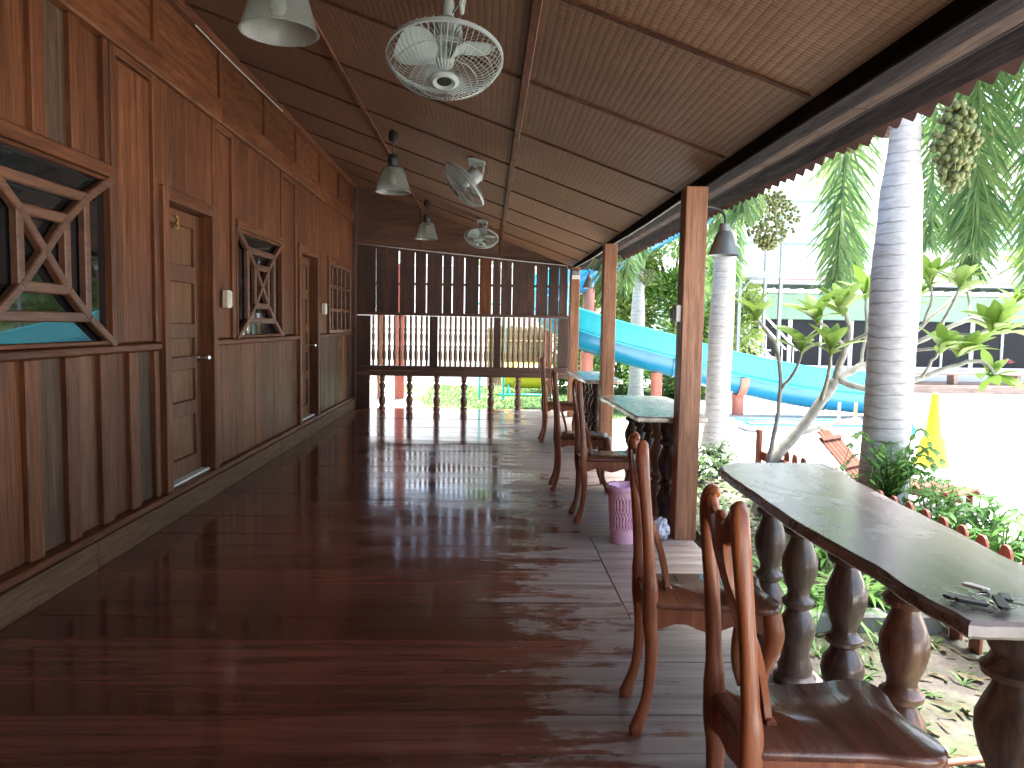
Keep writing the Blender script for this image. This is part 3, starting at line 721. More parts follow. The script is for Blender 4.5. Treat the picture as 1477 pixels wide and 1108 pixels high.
# ================================================================== fans
def fan(loc, head, nrm, label, blade_rot=0):
    t = thing('orbit_fan', label, 'fan', loc, 'white orbit fans on the ceiling')
    hd = Vector(head); n = Vector(nrm).normalized()
    m_ = MB(); m_.box(-.075, .075, -.075, .075, -.03, .01, .006); ob('mounting_plate', m_, M['fan_white'], t)
    m_ = MB(); m_.box(.055, .072, -.06, .06, -.17, -.028, .004, g=lambda p: (p.x+.15*(p.z+.03), p.y*(1+.8*(p.z+.03)), p.z)); ob('bracket_plate', m_, M['fan_white'], t)
    m_ = MB(); m_.sweep([(0, 0, -.02), hd*.45, hd-n*.09], [.022, .024, .026], 10); ob('arm', m_, M['fan_white'], t, 50)
    q = n.to_track_quat('Z', 'Y').to_matrix().to_4x4(); mm = Matrix.Translation(hd) @ q      # +z is the blowing side
    m_ = MB(); m_.lathe([(.03, -.17), (.055, -.16), (.07, -.12), (.072, -.05), (.05, -.035)], 22, mm); ob('motor', m_, M['fan_white'], t, 40)
    Rr = .232
    m_ = MB(); ring = [mm @ Vector((Rr*math.cos(a), Rr*math.sin(a), 0)) for a in [2*math.pi*k/48 for k in range(49)]]
    vs = []; 
    m_.lathe([(Rr-.003, -.009), (Rr+.004, -.008), (Rr+.004, .008), (Rr-.003, .009), (Rr-.003, -.009)], 48, mm, closed=False); ob('guard_ring', m_, M['fan_white'], t, 40)
    m_ = MB()
    for k in range(56):
        a = 2*math.pi*k/56; d = Vector((math.cos(a), math.sin(a), 0)); tw = Vector((-math.sin(a), math.cos(a), 0))
        pts = [(.05, .098, .0), (.1, .098, .003), (.16, .085, .004), (.21, .045, .003), (Rr, .0, 0)]
        m_.sweep([mm @ (d*r+tw*w_+Vector((0, 0, z))) for r, z, w_ in pts], .0017, 3, cap=False)
    for r, z in ((.13, .094), (.195, .062)): m_.lathe([(r-.0015, z), (r+.0015, z+.0015), (r+.0015, z-.0015), (r-.0015, z)], 40, mm, closed=False)
    ob('front_guard', m_, M['fan_white'], t, 180)
    m_ = MB()
    for k in range(40):
        a = 2*math.pi*k/40; d = Vector((math.cos(a), math.sin(a), 0))
        m_.sweep([mm @ (d*r+Vector((0, 0, z))) for r, z in ((.06, -.06), (.15, -.06), (.21, -.035), (Rr, 0))], .0017, 3, cap=False)
    ob('rear_guard', m_, M['fan_white'], t, 180)
    m_ = MB(); m_.lathe([(.056, .092), (.06, .104), (.045, .112), (.03, .106)], 24, mm, closed=False); hubring = ob('guard_badge', m_, M['fan_white'], t, 40)
    m_ = MB(); m_.lathe([(.001, .106), (.032, .106), (.034, .100)], 20, mm, closed=False); ob('badge_centre', m_, M['dark_metal'], hubring, 40)
    m_ = MB(); m_.lathe([(.035, -.03), (.04, 0), (.034, .03), (.01, .04)], 18, mm); ob('blade_hub', m_, M['fan_white'], t, 40)
    for b in range(3):
        m_ = MB(); vs = []; fs = []; nr, na = 6, 6; a0 = blade_rot+2*math.pi*b/3
        for th in (0, .003):
            for i in range(nr+1):
                r = .03+.175*i/nr; sp_ = .25+.75*math.sin(math.pi*min(1, .2+.62*i/nr))
                for j in range(na+1):
                    u = j/na-.5; a = a0+u*1.25*sp_*(.7 if i == nr else 1)
                    vs.append(mm @ Vector((r*math.cos(a), r*math.sin(a), .055*u+th)))
        N = (nr+1)*(na+1)
        for i in range(nr):
            for j in range(na):
                q4 = (i*(na+1)+j, i*(na+1)+j+1, (i+1)*(na+1)+j+1, (i+1)*(na+1)+j); fs.append(q4); fs.append(tuple(N+x for x in q4[::-1]))
        m_.add(vs, fs); ob('fan_blade', m_, M['fan_blade'], t, 180, fix=False)
    m_ = MB(); m_.sweep(catmull([(.04, -.03, -.02), (.09, -.05, -.1), (.03, -.04, -.17), hd*.6], 4), .004, 5); ob('fan_wire', m_, M['black'], t, 180)
def fl(x, y): return (x, y, cz(x)-.004)
fan(fl(-.17, 3.2), (-.02, -.05, -.38), (0, -.30, -1), 'white orbit fan facing down in a wire cage beside the large lamp', .5)
fan(fl(-.12, 6.75), (-.10, -.06, -.22), (-.75, -.12, -.72), 'white orbit fan turned on its side, edge of its cage showing', 1.2)
fan(fl(-.10, 10.5), (-.01, -.1, -.24), (-.1, -.42, -1), 'small cream orbit fan nearest the dark plank end wall', 2.2)

# ================================================================== chairs (face +x)
def chair():
    t = thing('wooden_chair', '', 'chair', (0, 0, 0), 'carved wooden chairs along the tables')
    # seat: serpentine outline, wider at the front
    half = [(-.20, .125), (-.19, .14), (-.10, .148), (0, .155), (.07, .160), (.12, .172), (.165, .180), (.205, .172), (.226, .14), (.228, .10), (.216, .05), (.21, 0)]
    sm = [Vector((x, y, 0)) for x, y in half]; sm = catmull(sm, 3)
    out = [(p.x, p.y) for p in sm]+[(p.x, -p.y) for p in reversed(sm[:-1])]
    m_ = MB(); m_.prism(out, .425, .452, .007); ob('seat', m_, M['chair_x'], t, 50)
    # aprons
    def apron(p0, p1, h0, h1, th=.018):
        m_ = MB(); n = 10; p0 = Vector(p0); p1 = Vector(p1); d = (p1-p0); nn = Vector((-d.y, d.x, 0)).normalized()*th/2; vs = []; fs = []
        for i in range(n+1):
            u = i/n; q = p0+d*u; h = h0+(h1-h0)*(.5-.5*math.cos(4*math.pi*u))
            for sg in (-1, 1):
                vs += [(q.x+nn.x*sg, q.y+nn.y*sg, .426), (q.x+nn.x*sg, q.y+nn.y*sg, .426-h)]
        for i in range(n):
            a = 4*i; b = a+4; fs += [(a, a+1, b+1, b), (a+2, b+2, b+3, a+3), (a+1, a+3, b+3, b+1), (a, b, b+2, a+2)]
        fs += [(0, 2, 3, 1), (4*n, 4*n+1, 4*n+3, 4*n+2)]; m_.add(vs, fs); ob('apron', m_, M['chair_z'], t)
    apron((-.185, .120, 0), (.18, .145, 0), .075, .048); apron((-.185, -.120, 0), (.18, -.145, 0), .075, .048)
    apron((.19, -.135, 0), (.19, .135, 0), .07, .045); apron((-.188, -.11, 0), (-.188, .11, 0), .07, .06)
    for sy in (-1, 1):
        # rear stile running down into a curved leg
        pts = [(-.226, sy*.126, .0), (-.227, sy*.127, .018), (-.216, sy*.127, .05), (-.196, sy*.126, .12), (-.185, sy*.125, .22), (-.184, sy*.125, .31), (-.190, sy*.124, .36), (-.192, sy*.124, .40), (-.193, sy*.124, .47), (-.194, sy*.123, .50), (-.197, sy*.122, .54), (-.204, sy*.120, .64), (-.213, sy*.117, .74), (-.222, sy*.114, .83), (-.228, sy*.110, .895), (-.229, sy*.100, .935), (-.226, sy*.086, .952), (-.222, sy*.070, .945)]
        sz = [(.018, .016), (.024, .021), (.020, .018), (.016, .015), (.019, .017), (.022, .019), (.023, .020), (.025, .021), (.025, .021), (.023, .020), (.019, .0165), (.018, .016), (.018, .016), (.019, .017), (.020, .019), (.020, .020), (.016, .017), (.008, .009)]
        m_ = MB(); m_.sweep(catmull(pts, 3), lerp_sizes(sz, 3), 12, side=(0, 1, 0), power=3.0); ob('back_post', m_, M['chair_z'], t, 60)
        pts = [(.205, sy*.155, .0), (.212, sy*.158, .02), (.195, sy*.15, .055), (.168, sy*.138, .13), (.172, sy*.138, .22), (.196, sy*.145, .31), (.202, sy*.148, .36), (.192, sy*.142, .425)]
        sz = [(.02, .02), (.027, .026), (.02, .019), (.017, .016), (.022, .02), (.031, .028), (.033, .03), (.03, .028)]
        m_ = MB(); m_.sweep(catmull(pts, 3), lerp_sizes(sz, 3), 12, side=(0, 1, 0), power=2.6); ob('front_leg', m_, M['chair_z'], t, 60)
    # crest rail: two rounded ears with a dip between
    m_ = MB(); n = 32; vs = []; fs = []
    for i in range(n+1):
        u = -1+2*i/n; y_ = .105*u; top = .925+.030*math.exp(-((abs(u)-.80)/.2)**2)-.012*math.exp(-(u/.45)**2)+.016*math.exp(-(u/.16)**2); bot = .862-.018*math.cos(math.pi*u)-.01*math.exp(-(u/.2)**2)
        xc = -.225+.010*(1-u*u)*-1+.002
        for a, b in ((-.014, top-.010), (-.006, top), (.006, top), (.014, top-.010), (.012, bot+.006), (.004, bot), (-.004, bot), (-.012, bot+.006)): vs.append((xc+a-.06*(b-.9), y_, b))
    for i in range(n):
        for k in range(8): fs.append((i*8+k, i*8+(k+1) % 8, (i+1)*8+(k+1) % 8, (i+1)*8+k))
    fs += [tuple(range(8)), tuple(n*8+k for k in range(8))]; m_.add(vs, fs); ob('crest_rail', m_, M['chair_z'], t, 50)
    # vase shaped splat, landing forward on the seat
    zs = [.452, .50, .56, .63, .70, .77, .83, .87]; xs = [-.118, -.124, -.138, -.160, -.186, -.212, -.229, -.234]; ws = [.036, .030, .040, .056, .050, .034, .038, .046]
    P = catmull([(x, w_, z) for x, w_, z in zip(xs, ws, zs)], 3); m_ = MB(); vs = []; fs = []
    for p in P: vs += [(p.x-.008, -p.y, p.z), (p.x+.008, -p.y, p.z), (p.x+.008, p.y, p.z), (p.x-.008, p.y, p.z)]
    for i in range(len(P)-1):
        for k in range(4): fs.append((4*i+k, 4*i+(k+1) % 4, 4*i+4+(k+1) % 4, 4*i+4+k))
    fs += [(3, 2, 1, 0), tuple(4*(len(P)-1)+k for k in range(4))]; m_.add(vs, fs); ob('back_splat', m_, M['chair_z'], t, 35)
    m_ = MB(); m_.sweep([(-.116, -.046, .456), (-.116, .046, .456)], (.012, .008), 8); ob('splat_shoe', m_, M['chair_z'], t, 40)
    return t
c0 = chair()
CH = [(.760, 1.655, 1, 'carved wooden chair pulled up to the near end of the long wavy slab table'),
      (.738, 2.50, -3, 'carved wooden chair pulled up to the far end of the long wavy slab table'),
      (.845, 5.18, 2, 'carved wooden chair behind the pink basket at the middle slab table'),
      (.775, 6.17, -1, 'carved wooden chair at the far end of the middle slab table'),
      (.86, 8.75, 1, 'carved wooden chair at the slab table by the end wall post')]
for k, (x, y_, a, lb) in enumerate(CH):
    o = c0 if k == 0 else copy_tree(c0); o.location = (x, y_, 0); o.rotation_euler = (0, 0, R(a)); o['label'] = lb

# ================================================================== slab tables
COL = [(.075, 0), (.08, .02), (.062, .035), (.066, .06), (.055, .085), (.05, .12), (.062, .165), (.07, .20), (.064, .235), (.045, .265), (.04, .28), (.058, .295), (.06, .31), (.042, .325), (.04, .345), (.056, .385), (.066, .43), (.066, .465), (.052, .505), (.04, .535), (.038, .55), (.06, .562), (.064, .578), (.05, .592), (.044, .61), (.058, .64), (.062, .68), (.06, .71)]
def slab_table(label, outline, legs, mat='table_pale', top=.76, th=.038):
    x0 = sum(p[0] for p in outline)/len(outline); y0 = sum(p[1] for p in outline)/len(outline)
    t = thing('slab_table', label, 'table', (x0, y0, 0), 'wooden slab tables along the open side'); t['_w'] = 1
    sm = catmull([Vector((x, y_, 0)) for x, y_ in outline+[outline[0]]], 4)[:-1]
    out = [(p.x+random.uniform(-.003, .003), p.y+random.uniform(-.003, .003)) for p in sm]
    m_ = MB(); m_.prism(out, top-th, top, .008); ob('tabletop', m_, M[mat], t, 30)
    for k, (x, y_, mt, s_) in enumerate(legs):
        m_ = MB(); f = (top-th+.002)/.71; m_.lathe([(r*s_, z*f) for r, z in COL], 28, Matrix.Translation((x, y_, 0))); ob('table_leg', m_, M[mt], t, 45)
    return t
M['leg_dark'] = wood('dark_turned_leg', (.035, .02, .016), (.08, .045, .032), 'z', .32, .15, coat=.5)
M['leg_mid'] = wood('brown_turned_leg', (.14, .062, .033), (.26, .125, .07), 'z', .36, .15, coat=.4)
M['leg_grey'] = wood('weathered_turned_leg', (.085, .058, .043), (.155, .11, .082), 'z', .42, .15, coat=.3)
slab_table('long dark wavy edged slab table with a bunch of keys on it',
    [(1.075, 3.2), (.985, 3.12), (.95, 2.95), (.942, 2.7), (.934, 2.45), (.93, 2.1), (.952, 1.8), (.946, 1.6), (.962, 1.46), (.975, 1.435), (1.1, 1.425), (1.30, 1.42), (1.335, 1.45), (1.34, 1.65), (1.345, 1.9), (1.365, 2.1), (1.385, 2.4), (1.42, 2.8), (1.455, 3.0), (1.462, 3.17), (1.42, 3.21), (1.25, 3.205)],
    [(1.19, 3.07, 'leg_grey', .95), (1.185, 2.76, 'leg_grey', .98), (1.20, 2.42, 'leg_dark', 1.0), (1.185, 2.04, 'leg_mid', 1.0), (1.185, 1.60, 'leg_grey', 1.12)], 'table')
slab_table('pale topped slab table behind the post with the switch box',
    [(.93, 6.2), (.945, 5.8), (.955, 5.3), (.97, 4.86), (1.0, 4.82), (1.2, 4.815), (1.40, 4.82), (1.43, 4.9), (1.45, 5.3), (1.49, 5.8), (1.50, 6.12), (1.46, 6.3), (1.2, 6.36), (.98, 6.3)],
    [(1.20, 6.15, 'leg_dark', 1), (1.20, 5.82, 'leg_dark', 1), (1.20, 5.5, 'leg_dark', 1), (1.20, 5.2, 'leg_mid', 1), (1.20, 4.92, 'leg_dark', 1.05)])
slab_table('slab table standing between the farther post and the post by the end wall',
    [(1.01, 9.7), (1.02, 9.2), (1.03, 8.6), (1.05, 8.16), (1.1, 8.1), (1.3, 8.1), (1.46, 8.12), (1.48, 8.5), (1.47, 9.2), (1.46, 9.65), (1.40, 9.76), (1.1, 9.77)],
    [(1.2, 9.55, 'leg_dark', 1), (1.2, 9.2, 'leg_dark', 1), (1.2, 8.85, 'leg_dark', 1), (1.2, 8.5, 'leg_dark', 1), (1.2, 8.25, 'leg_dark', 1)])

# keys
def keys():
    t = thing('key_bunch', 'bunch of keys with dark tags lying on the wavy slab table', 'keys', (1.06, 1.535, .762))
    def ring(mb, c, r, rr, tilt): mb.sweep([Vector(c)+Matrix.Rotation(tilt, 3, 'X') @ Vector((r*math.cos(a), r*math.sin(a), 0)) for a in [2*math.pi*k/20 for k in range(21)]], rr, 6, cap=False)
    m_ = MB(); ring(m_, (.0, 0, .008), .022, .002, .15); ob('key_ring', m_, M['steel'], t, 180)
    random.seed(11)
    for k in range(9):
        a = R(-150+k*36+random.uniform(-10, 10)); el = random.uniform(.02, .22)
        mm = Matrix.Translation((.018*math.cos(a), .018*math.sin(a), .006+.002*(k % 4))) @ Matrix.Rotation(a, 4, 'Z') @ Matrix.Rotation(-el*.3, 4, 'Y')
        b = MB(); b.prism([(.012*math.cos(q)+.008, .012*math.sin(q)) for q in [2*math.pi*i/12 for i in range(12)]], 0, .002, .0004, mm)
        b.prism([(.018, -.0038), (.05, -.0038), (.054, 0), (.05, .0038), (.045, .0026), (.041, .0042), (.036, .0024), (.031, .0042), (.026, .003), (.018, .0038)], .0002, .0018, 0, mm); ob('key', b, M['steel'] if k % 3 else M['dark_metal'], t)
    for k, (x, y_, a, mt) in enumerate(((-.05, .018, 20, 'black'), (-.04, -.02, -15, 'black'), (.045, .0, 60, 'black'), (.015, .055, 100, 'white_plastic'), (.0, -.05, 250, 'dark_metal'))):
        mm = Matrix.Translation((x, y_, .003+.003*k)) @ Matrix.Rotation(R(a), 4, 'Z') @ Matrix.Rotation(R(6), 4, 'Y')
        b = MB(); b.prism([(-.03, -.010), (.024, -.012), (.03, -.006), (.03, .006), (.024, .012), (-.03, .010), (-.034, 0)], 0, .007, .002, mm); ob('key_tag', b, M[mt], t)
keys()

# pink basket with a plastic liner
def basket():
    t = thing('pink_basket', 'pink plastic waste basket with slotted sides beside a chair leg', 'basket', (.865, 4.62, 0))
    H, r0, r1 = .34, .082, .104; rr = lambda z: r0+(r1-r0)*z/H
    m_ = MB(); m_.lathe([(.02, .004), (r0, .002), (r0+.002, .008), (rr(.09), .09), (rr(.09)-.004, .09), (r0-.003, .012), (.02, .012)], 36, closed=False); ob('basket_base', m_, M['pink'], t, 40)
    m_ = MB(); m_.lathe([(rr(.29), .29), (rr(.335), .335), (r1+.008, .338), (r1+.010, .35), (r1, .352), (rr(.29)-.004, .29)], 36, closed=False); ob('basket_rim', m_, M['pink'], t, 40)
    m_ = MB(); n = 30
    for k in range(n):
        for sg in (-1, 1):
            pts = []
            for i in range(9):
                z = .085+.21*i/8; a = 2*math.pi*k/n+sg*.16*math.sin(i/8*math.pi*2); pts.append((rr(z)*math.cos(a), rr(z)*math.sin(a), z))
            m_.sweep(pts, (.0025, .004), 4, cap=False)
    ob('slotted_side', m_, M['pink'], t, 180)
    m_ = MB(); n = 40; vs = []; fs = []
    random.seed(3)
    prof = [(.072, .02), (.082, .15), (.092, .29), (.098, .353), (.112, .360), (.116, .335)]
    for r, z in prof:
        for k in range(n): a = 2*math.pi*k/n; q = r+random.uniform(-.003, .002); vs.append((q*math.cos(a), q*math.sin(a), z+random.uniform(-.006, .008)))
    for i in range(len(prof)-1):
        for k in range(n): fs.append((i*n+k, i*n+(k+1) % n, (i+1)*n+(k+1) % n, (i+1)*n+k))
    m_.add(vs, fs); ob('bag_liner', m_, M['pinkbag'], t, 180, fix=False)
    # white crumpled bag on the floor
    m_ = MB(); n = 18; vs = []; fs = []
    for i in range(11):
        ph = math.pi*i/10
        for k in range(n):
            a = 2*math.pi*k/n; q = 1+random.uniform(-.28, .2); vs.append((.055*math.sin(ph)*math.cos(a)*q, .055*math.sin(ph)*math.sin(a)*q, max(.001, .07-.068*math.cos(ph)*q)))
    for i in range(10):
        for k in range(n): fs.append((i*n+k, i*n+(k+1) % n, (i+1)*n+(k+1) % n, (i+1)*n+k))
    m_.add(vs, fs); tag(ob('plastic_bag', m_, M['bag'], None, None, (1.11, 4.66, 0)), 'crumpled white plastic bag on the floor beside the post', 'plastic bag')
M['pinkbag'] = plain('pale_pink_film', (.8, .45, .6), .35, var=.05)
basket()

# ================================================================== vegetation helpers
def leaf_blade(mb, p, d, up, L, w_, bend=.3, n=3):
    """narrow blade of n segments drooping under gravity"""
    d = Vector(d).normalized(); s_ = d.cross(Vector(up)); s_ = s_.normalized() if s_.length > 1e-4 else Vector((1, 0, 0))
    q = Vector(p); vs = []; dd = d.copy()
    for i in range(n+1):
        ww = w_*(.35+.65*math.sin(math.pi*min(.92, .18+.8*i/n)))*(1 if i < n else .12)
        vs += [q-s_*ww*.5, q+s_*ww*.5]; dd = (dd+Vector((0, 0, -bend/n))).normalized(); q = q+dd*(L/n)
    mb.add(vs, [(2*i, 2*i+1, 2*i+3, 2*i+2) for i in range(n)])
def broad_leaf(L=.2, w_=.07, curl=.18):
    m_ = MB(); n = 7; vs = []; fs = []
    for i in range(n+1):
        u = i/n; ww = w_*.5*(math.sin(math.pi*(.03+.95*u**1.35)))**.75; z = -curl*L*u*u
        vs += [(u*L, -ww, z+.3*ww), (u*L, 0, z), (u*L, ww, z+.3*ww)]
    for i in range(n): a = 3*i; fs += [(a, a+1, a+4, a+3), (a+1, a+2, a+5, a+4)]
    return m_.add(vs, fs)
def frond(path, nst, L, w_, seed, rings=5):
    random.seed(seed); P = catmull(path, 8); m_ = MB(); n = len(P)
    for s_ in range(nst):
        u = .10+.90*s_/nst; f = u*(n-1); i = min(int(f), n-2); p = P[i].lerp(P[i+1], f-i); t = (P[i+1]-P[i]).normalized()
        sd_ = t.cross(Vector((0, 0, 1))); sd_ = sd_.normalized() if sd_.length > .05 else Vector((1, 0, 0)); nn = sd_.cross(t)
        ll = L*(.55+.45*math.sin(math.pi*min(1, .25+.65*u)))*(1-.45*max(0, u-.8)/.2)
        for k in range(rings):
            a = 2*math.pi*(k+random.random()*.9)/rings
            d = (sd_*math.cos(a)+nn*math.sin(a))*.85+t*random.uniform(.25, .75)
            leaf_blade(m_, p, d, nn+sd_*random.uniform(-.6, .6), ll*random.uniform(.75, 1.1), w_*random.uniform(.7, 1.15), random.uniform(.5, 1.1))
    rp = MB(); rp.sweep(P, [.022*(1-.85*i/(n-1))+.003 for i in range(n)], 6)
    return m_, rp
def palm(loc, prof, lean, label, fronds, bunches, seed, L=.36, w_=.03, nst=70, rings=5):
    t = thing('foxtail_palm', label, 'palm tree', loc, 'grey ringed palms beside the veranda')
    random.seed(seed); n = 24; m_ = MB(); vs = []; fs = []
    zs = []; z = 0; top = prof[-1][0]
    K = int(top/.045)
    def rad(z):
        for (z0, r0), (z1, r1) in zip(prof, prof[1:]):
            if z <= z1: u = (z-z0)/(z1-z0); u = u*u*(3-2*u); return r0+(r1-r0)*u
        return prof[-1][1]
    for i in range(K+1):
        z = top*i/K; r = rad(z)*(1+(.012 if i % 3 == 0 else -.002)+random.uniform(-.004, .004))
        cx, cy = lean[0]*(z/top)**1.3, lean[1]*(z/top)**1.3
        for k in range(n): a = 2*math.pi*k/n; vs.append((cx+r*math.cos(a), cy+r*math.sin(a), z+.006*math.sin(a+i)))
    for i in range(K):
        for k in range(n): fs.append((i*n+k, i*n+(k+1) % n, (i+1)*n+(k+1) % n, (i+1)*n+k))
    fs.append(tuple(K*n+k for k in range(n))); m_.add(vs, fs); ob('trunk', m_, M['palm_trunk'], t, 180)
    tx, ty = lean
    m_ = MB(); m_.lathe([(prof[-1][1]*1.05, top-.01), (.12, top+.12), (.105, top+.4), (.06, top+.8), (.02, top+.95)], 18, Matrix.Translation((tx, ty, 0))); ob('crownshaft', m_, M['crownshaft'], t, 60)
    for k, (az, out, rise, drop, ln) in enumerate(fronds):
        d = Vector((math.sin(R(az)), math.cos(R(az)), 0)); b = Vector((tx, ty, top+.75))
        path = [b, b+d*out*.3+Vector((0, 0, rise*.7)), b+d*out*.65+Vector((0, 0, rise)), b+d*out*.92+Vector((0, 0, rise-.35*drop)), b+d*out*1.0+Vector((0, 0, rise-drop*.75)), b+d*out*1.02+Vector((0, 0, rise-drop))]
        lm, rm = frond(path, nst, L, w_, seed*31+k, rings); fo = ob('frond', lm, M['frond'], t, None, fix=False); ob('rachis', rm, M['rachis'], fo, 180)
    for k, (bx, by, bz, br, bh, fr_) in enumerate(bunches):
        m_ = MB(); st = MB(); b = Vector((tx, ty, top-.02)); c_ = Vector((bx, by, bz))
        for q in range(fr_):
            u = random.random(); a = random.uniform(0, 6.283); rr_ = br*math.sqrt(random.random())*math.sin(math.pi*(.15+.8*u))
            p = c_+Vector((rr_*math.cos(a), rr_*math.sin(a), bh*(.5-u))); r = random.uniform(.016, .024)
            m_.lathe([(r*.3, -r), (r*.85, -r*.5), (r, 0), (r*.85, r*.55), (r*.3, r)], 7, Matrix.Translation(p))
        for q in range(14):
            a = random.uniform(0, 6.283); e = c_+Vector((br*.7*math.cos(a), br*.7*math.sin(a), -bh*random.uniform(.1, .5)))
            st.sweep([b, (b+c_)/2+Vector((0, 0, .12)), c_+Vector((0, 0, bh*.45)), e], [.012, .010, .006, .003], 5)
        bo = ob('fruit_bunch', m_, M['fruit'], t, 180); bo['kind'] = 'stuff'; ob('fruit_stalk', st, M['rachis'], bo, 180)
    return t

# ================================================================== palms
palm((2.53, 4.7, -.08), [(0, .19), (.25, .15), (1.0, .138), (1.75, .145), (2.2, .125), (2.6, .09), (2.8, .085)], (.03, .02),
     'thick grey ringed palm trunk standing in ferns behind the wavy slab table',
     [(12, 1.55, .40, 2.15, 1), (48, 1.45, .35, 2.0, 1), (60, 1.7, .5, 2.2, 1), (72, 1.3, .3, 1.9, 1), (35, 1.9, .5, 1.9, 1), (-20, 1.5, .5, 1.7, 1), (110, 1.7, .6, 1.8, 1), (-80, 1.6, .9, 1.0, 1), (170, 1.7, .7, 1.5, 1), (230, 1.6, .8, 1.0, 1), (82, 1.8, .55, 2.3, 1), (55, 1.05, .25, 1.75, 1)],
     [(.27, -.12, 2.52, .13, .5, 230), (-.20, .25, 2.75, .1, .35, 110)], 5, .52, .018, 85, 7)
palm((2.76, 9.0, -.08), [(0, .17), (.3, .14), (1.4, .143), (2.2, .125), (2.8, .1)], (.05, .0),
     'slender grey ringed palm trunk standing in front of the blue slide',
     [(-60, 1.5, .4, 2.1, 1), (-35, 1.6, .5, 2.0, 1), (20, 1.7, .4, 1.9, 1), (80, 1.6, .4, 1.9, 1), (130, 1.4, .45, 1.9, 1), (200, 1.3, .5, 1.6, 1), (-100, 1.4, .5, 1.6, 1)],
     [(.36, -.5, 2.62, .33, .62, 420)], 6, .46, .024, 80, 6)
palm((2.96, 15.0, -.15), [(0, .17), (.4, .14), (1.6, .14), (2.3, .11), (2.6, .095)], (.0, .0),
     'grey palm trunk rising behind the blue slide among bushes',
     [(-70, 1.5, .4, 1.6, 1), (100, 1.5, .4, 1.9, 1), (140, 1.4, .3, 1.8, 1), (60, 1.7, .4, 1.9, 1), (190, 1.3, .4, 1.0, 1), (0, 1.5, .4, 1.6, 1), (120, 1.7, .5, 2.1, 1)],
     [(.1, -.3, 2.45, .2, .3, 120)], 8, .36, .026, 70, 6)

# ================================================================== plumeria
BR = {
    'A': ([(2.04, 5.60, -0.12), (2.10, 5.60, 0.14), (2.15, 5.60, 0.33), (2.34, 5.60, 0.56), (2.51, 5.60, 0.80), (2.61, 5.60, 0.97)], 0.055, 0.042),
    'A1': ([(2.61, 5.60, 0.97), (2.65, 5.55, 1.22), (2.65, 5.50, 1.37), (2.52, 5.40, 1.52)], 0.034, 0.014),
    'A2': ([(2.61, 5.60, 0.97), (2.81, 5.65, 1.06), (3.10, 5.70, 1.17), (3.42, 5.70, 1.33), (3.71, 5.75, 1.45), (4.12, 5.80, 1.60)], 0.036, 0.012),
    'A3': ([(3.10, 5.70, 1.17), (3.36, 5.80, 1.38), (3.74, 5.90, 1.66), (4.28, 6.00, 1.91)], 0.022, 0.01),
    'A4': ([(2.65, 5.55, 1.22), (2.45, 5.45, 1.36), (2.33, 5.40, 1.44)], 0.018, 0.012),
    'B': ([(2.0, 5.52, -.12), (2.07, 5.50, 0.23), (2.09, 5.50, 0.35), (2.13, 5.50, 0.60), (2.16, 5.50, 0.90), (2.10, 5.45, 1.19), (1.97, 5.40, 1.35), (1.90, 5.40, 1.43)], 0.026, 0.011),
    'B1': ([(2.16, 5.50, 0.90), (2.23, 5.40, 1.06), (2.25, 5.35, 1.24)], 0.015, 0.011),
    'Cc': ([(2.61, 5.60, 0.97), (2.85, 5.50, 0.90), (3.15, 5.40, 1.00), (3.36, 5.40, 1.09), (3.55, 5.35, 1.13), (3.63, 5.30, 1.02)], 0.03, 0.012),
    'Dd': ([(3.42, 5.70, 1.33), (3.46, 5.60, 1.54), (3.53, 5.60, 1.72)], 0.016, 0.011),
    'E': ([(3.10, 5.70, 1.17), (3.23, 5.75, 1.46), (3.32, 5.80, 1.62)], 0.016, 0.011),
    'Ff': ([(2.81, 5.65, 1.06), (2.93, 5.80, 1.32), (2.95, 5.90, 1.65)], 0.017, 0.011),
    'G': ([(3.71, 5.75, 1.45), (3.71, 5.50, 1.39), (3.76, 5.40, 1.34)], 0.013, 0.01),
    'H': ([(3.15, 5.40, 1.00), (3.16, 5.30, 1.13), (3.21, 5.25, 1.24)], 0.014, 0.01),
    'I': ([(2.34, 5.60, 0.56), (2.72, 5.80, 0.62), (3.01, 6.00, 0.62)], 0.03, 0.015),
    'J': ([(3.36, 5.80, 1.38), (3.37, 5.70, 1.59), (3.33, 5.70, 1.75)], 0.013, 0.01),
    'K': ([(2.51, 5.60, 0.80), (2.42, 5.3, 1.05), (2.36, 5.15, 1.22)], 0.02, 0.011),
    'L': ([(2.65, 5.55, 1.22), (2.78, 5.3, 1.38), (2.86, 5.2, 1.5)], 0.016, 0.011),
    'N': ([(3.42, 5.70, 1.33), (3.5, 5.4, 1.32), (3.56, 5.2, 1.40)], 0.014, 0.010),
    'O': ([(3.10, 5.70, 1.17), (3.25, 5.4, 1.22), (3.4, 5.25, 1.2)], 0.014, 0.010),
    'Q': ([(3.71, 5.75, 1.45), (3.82, 5.95, 1.58), (3.86, 6.1, 1.72)], 0.014, 0.010),
}

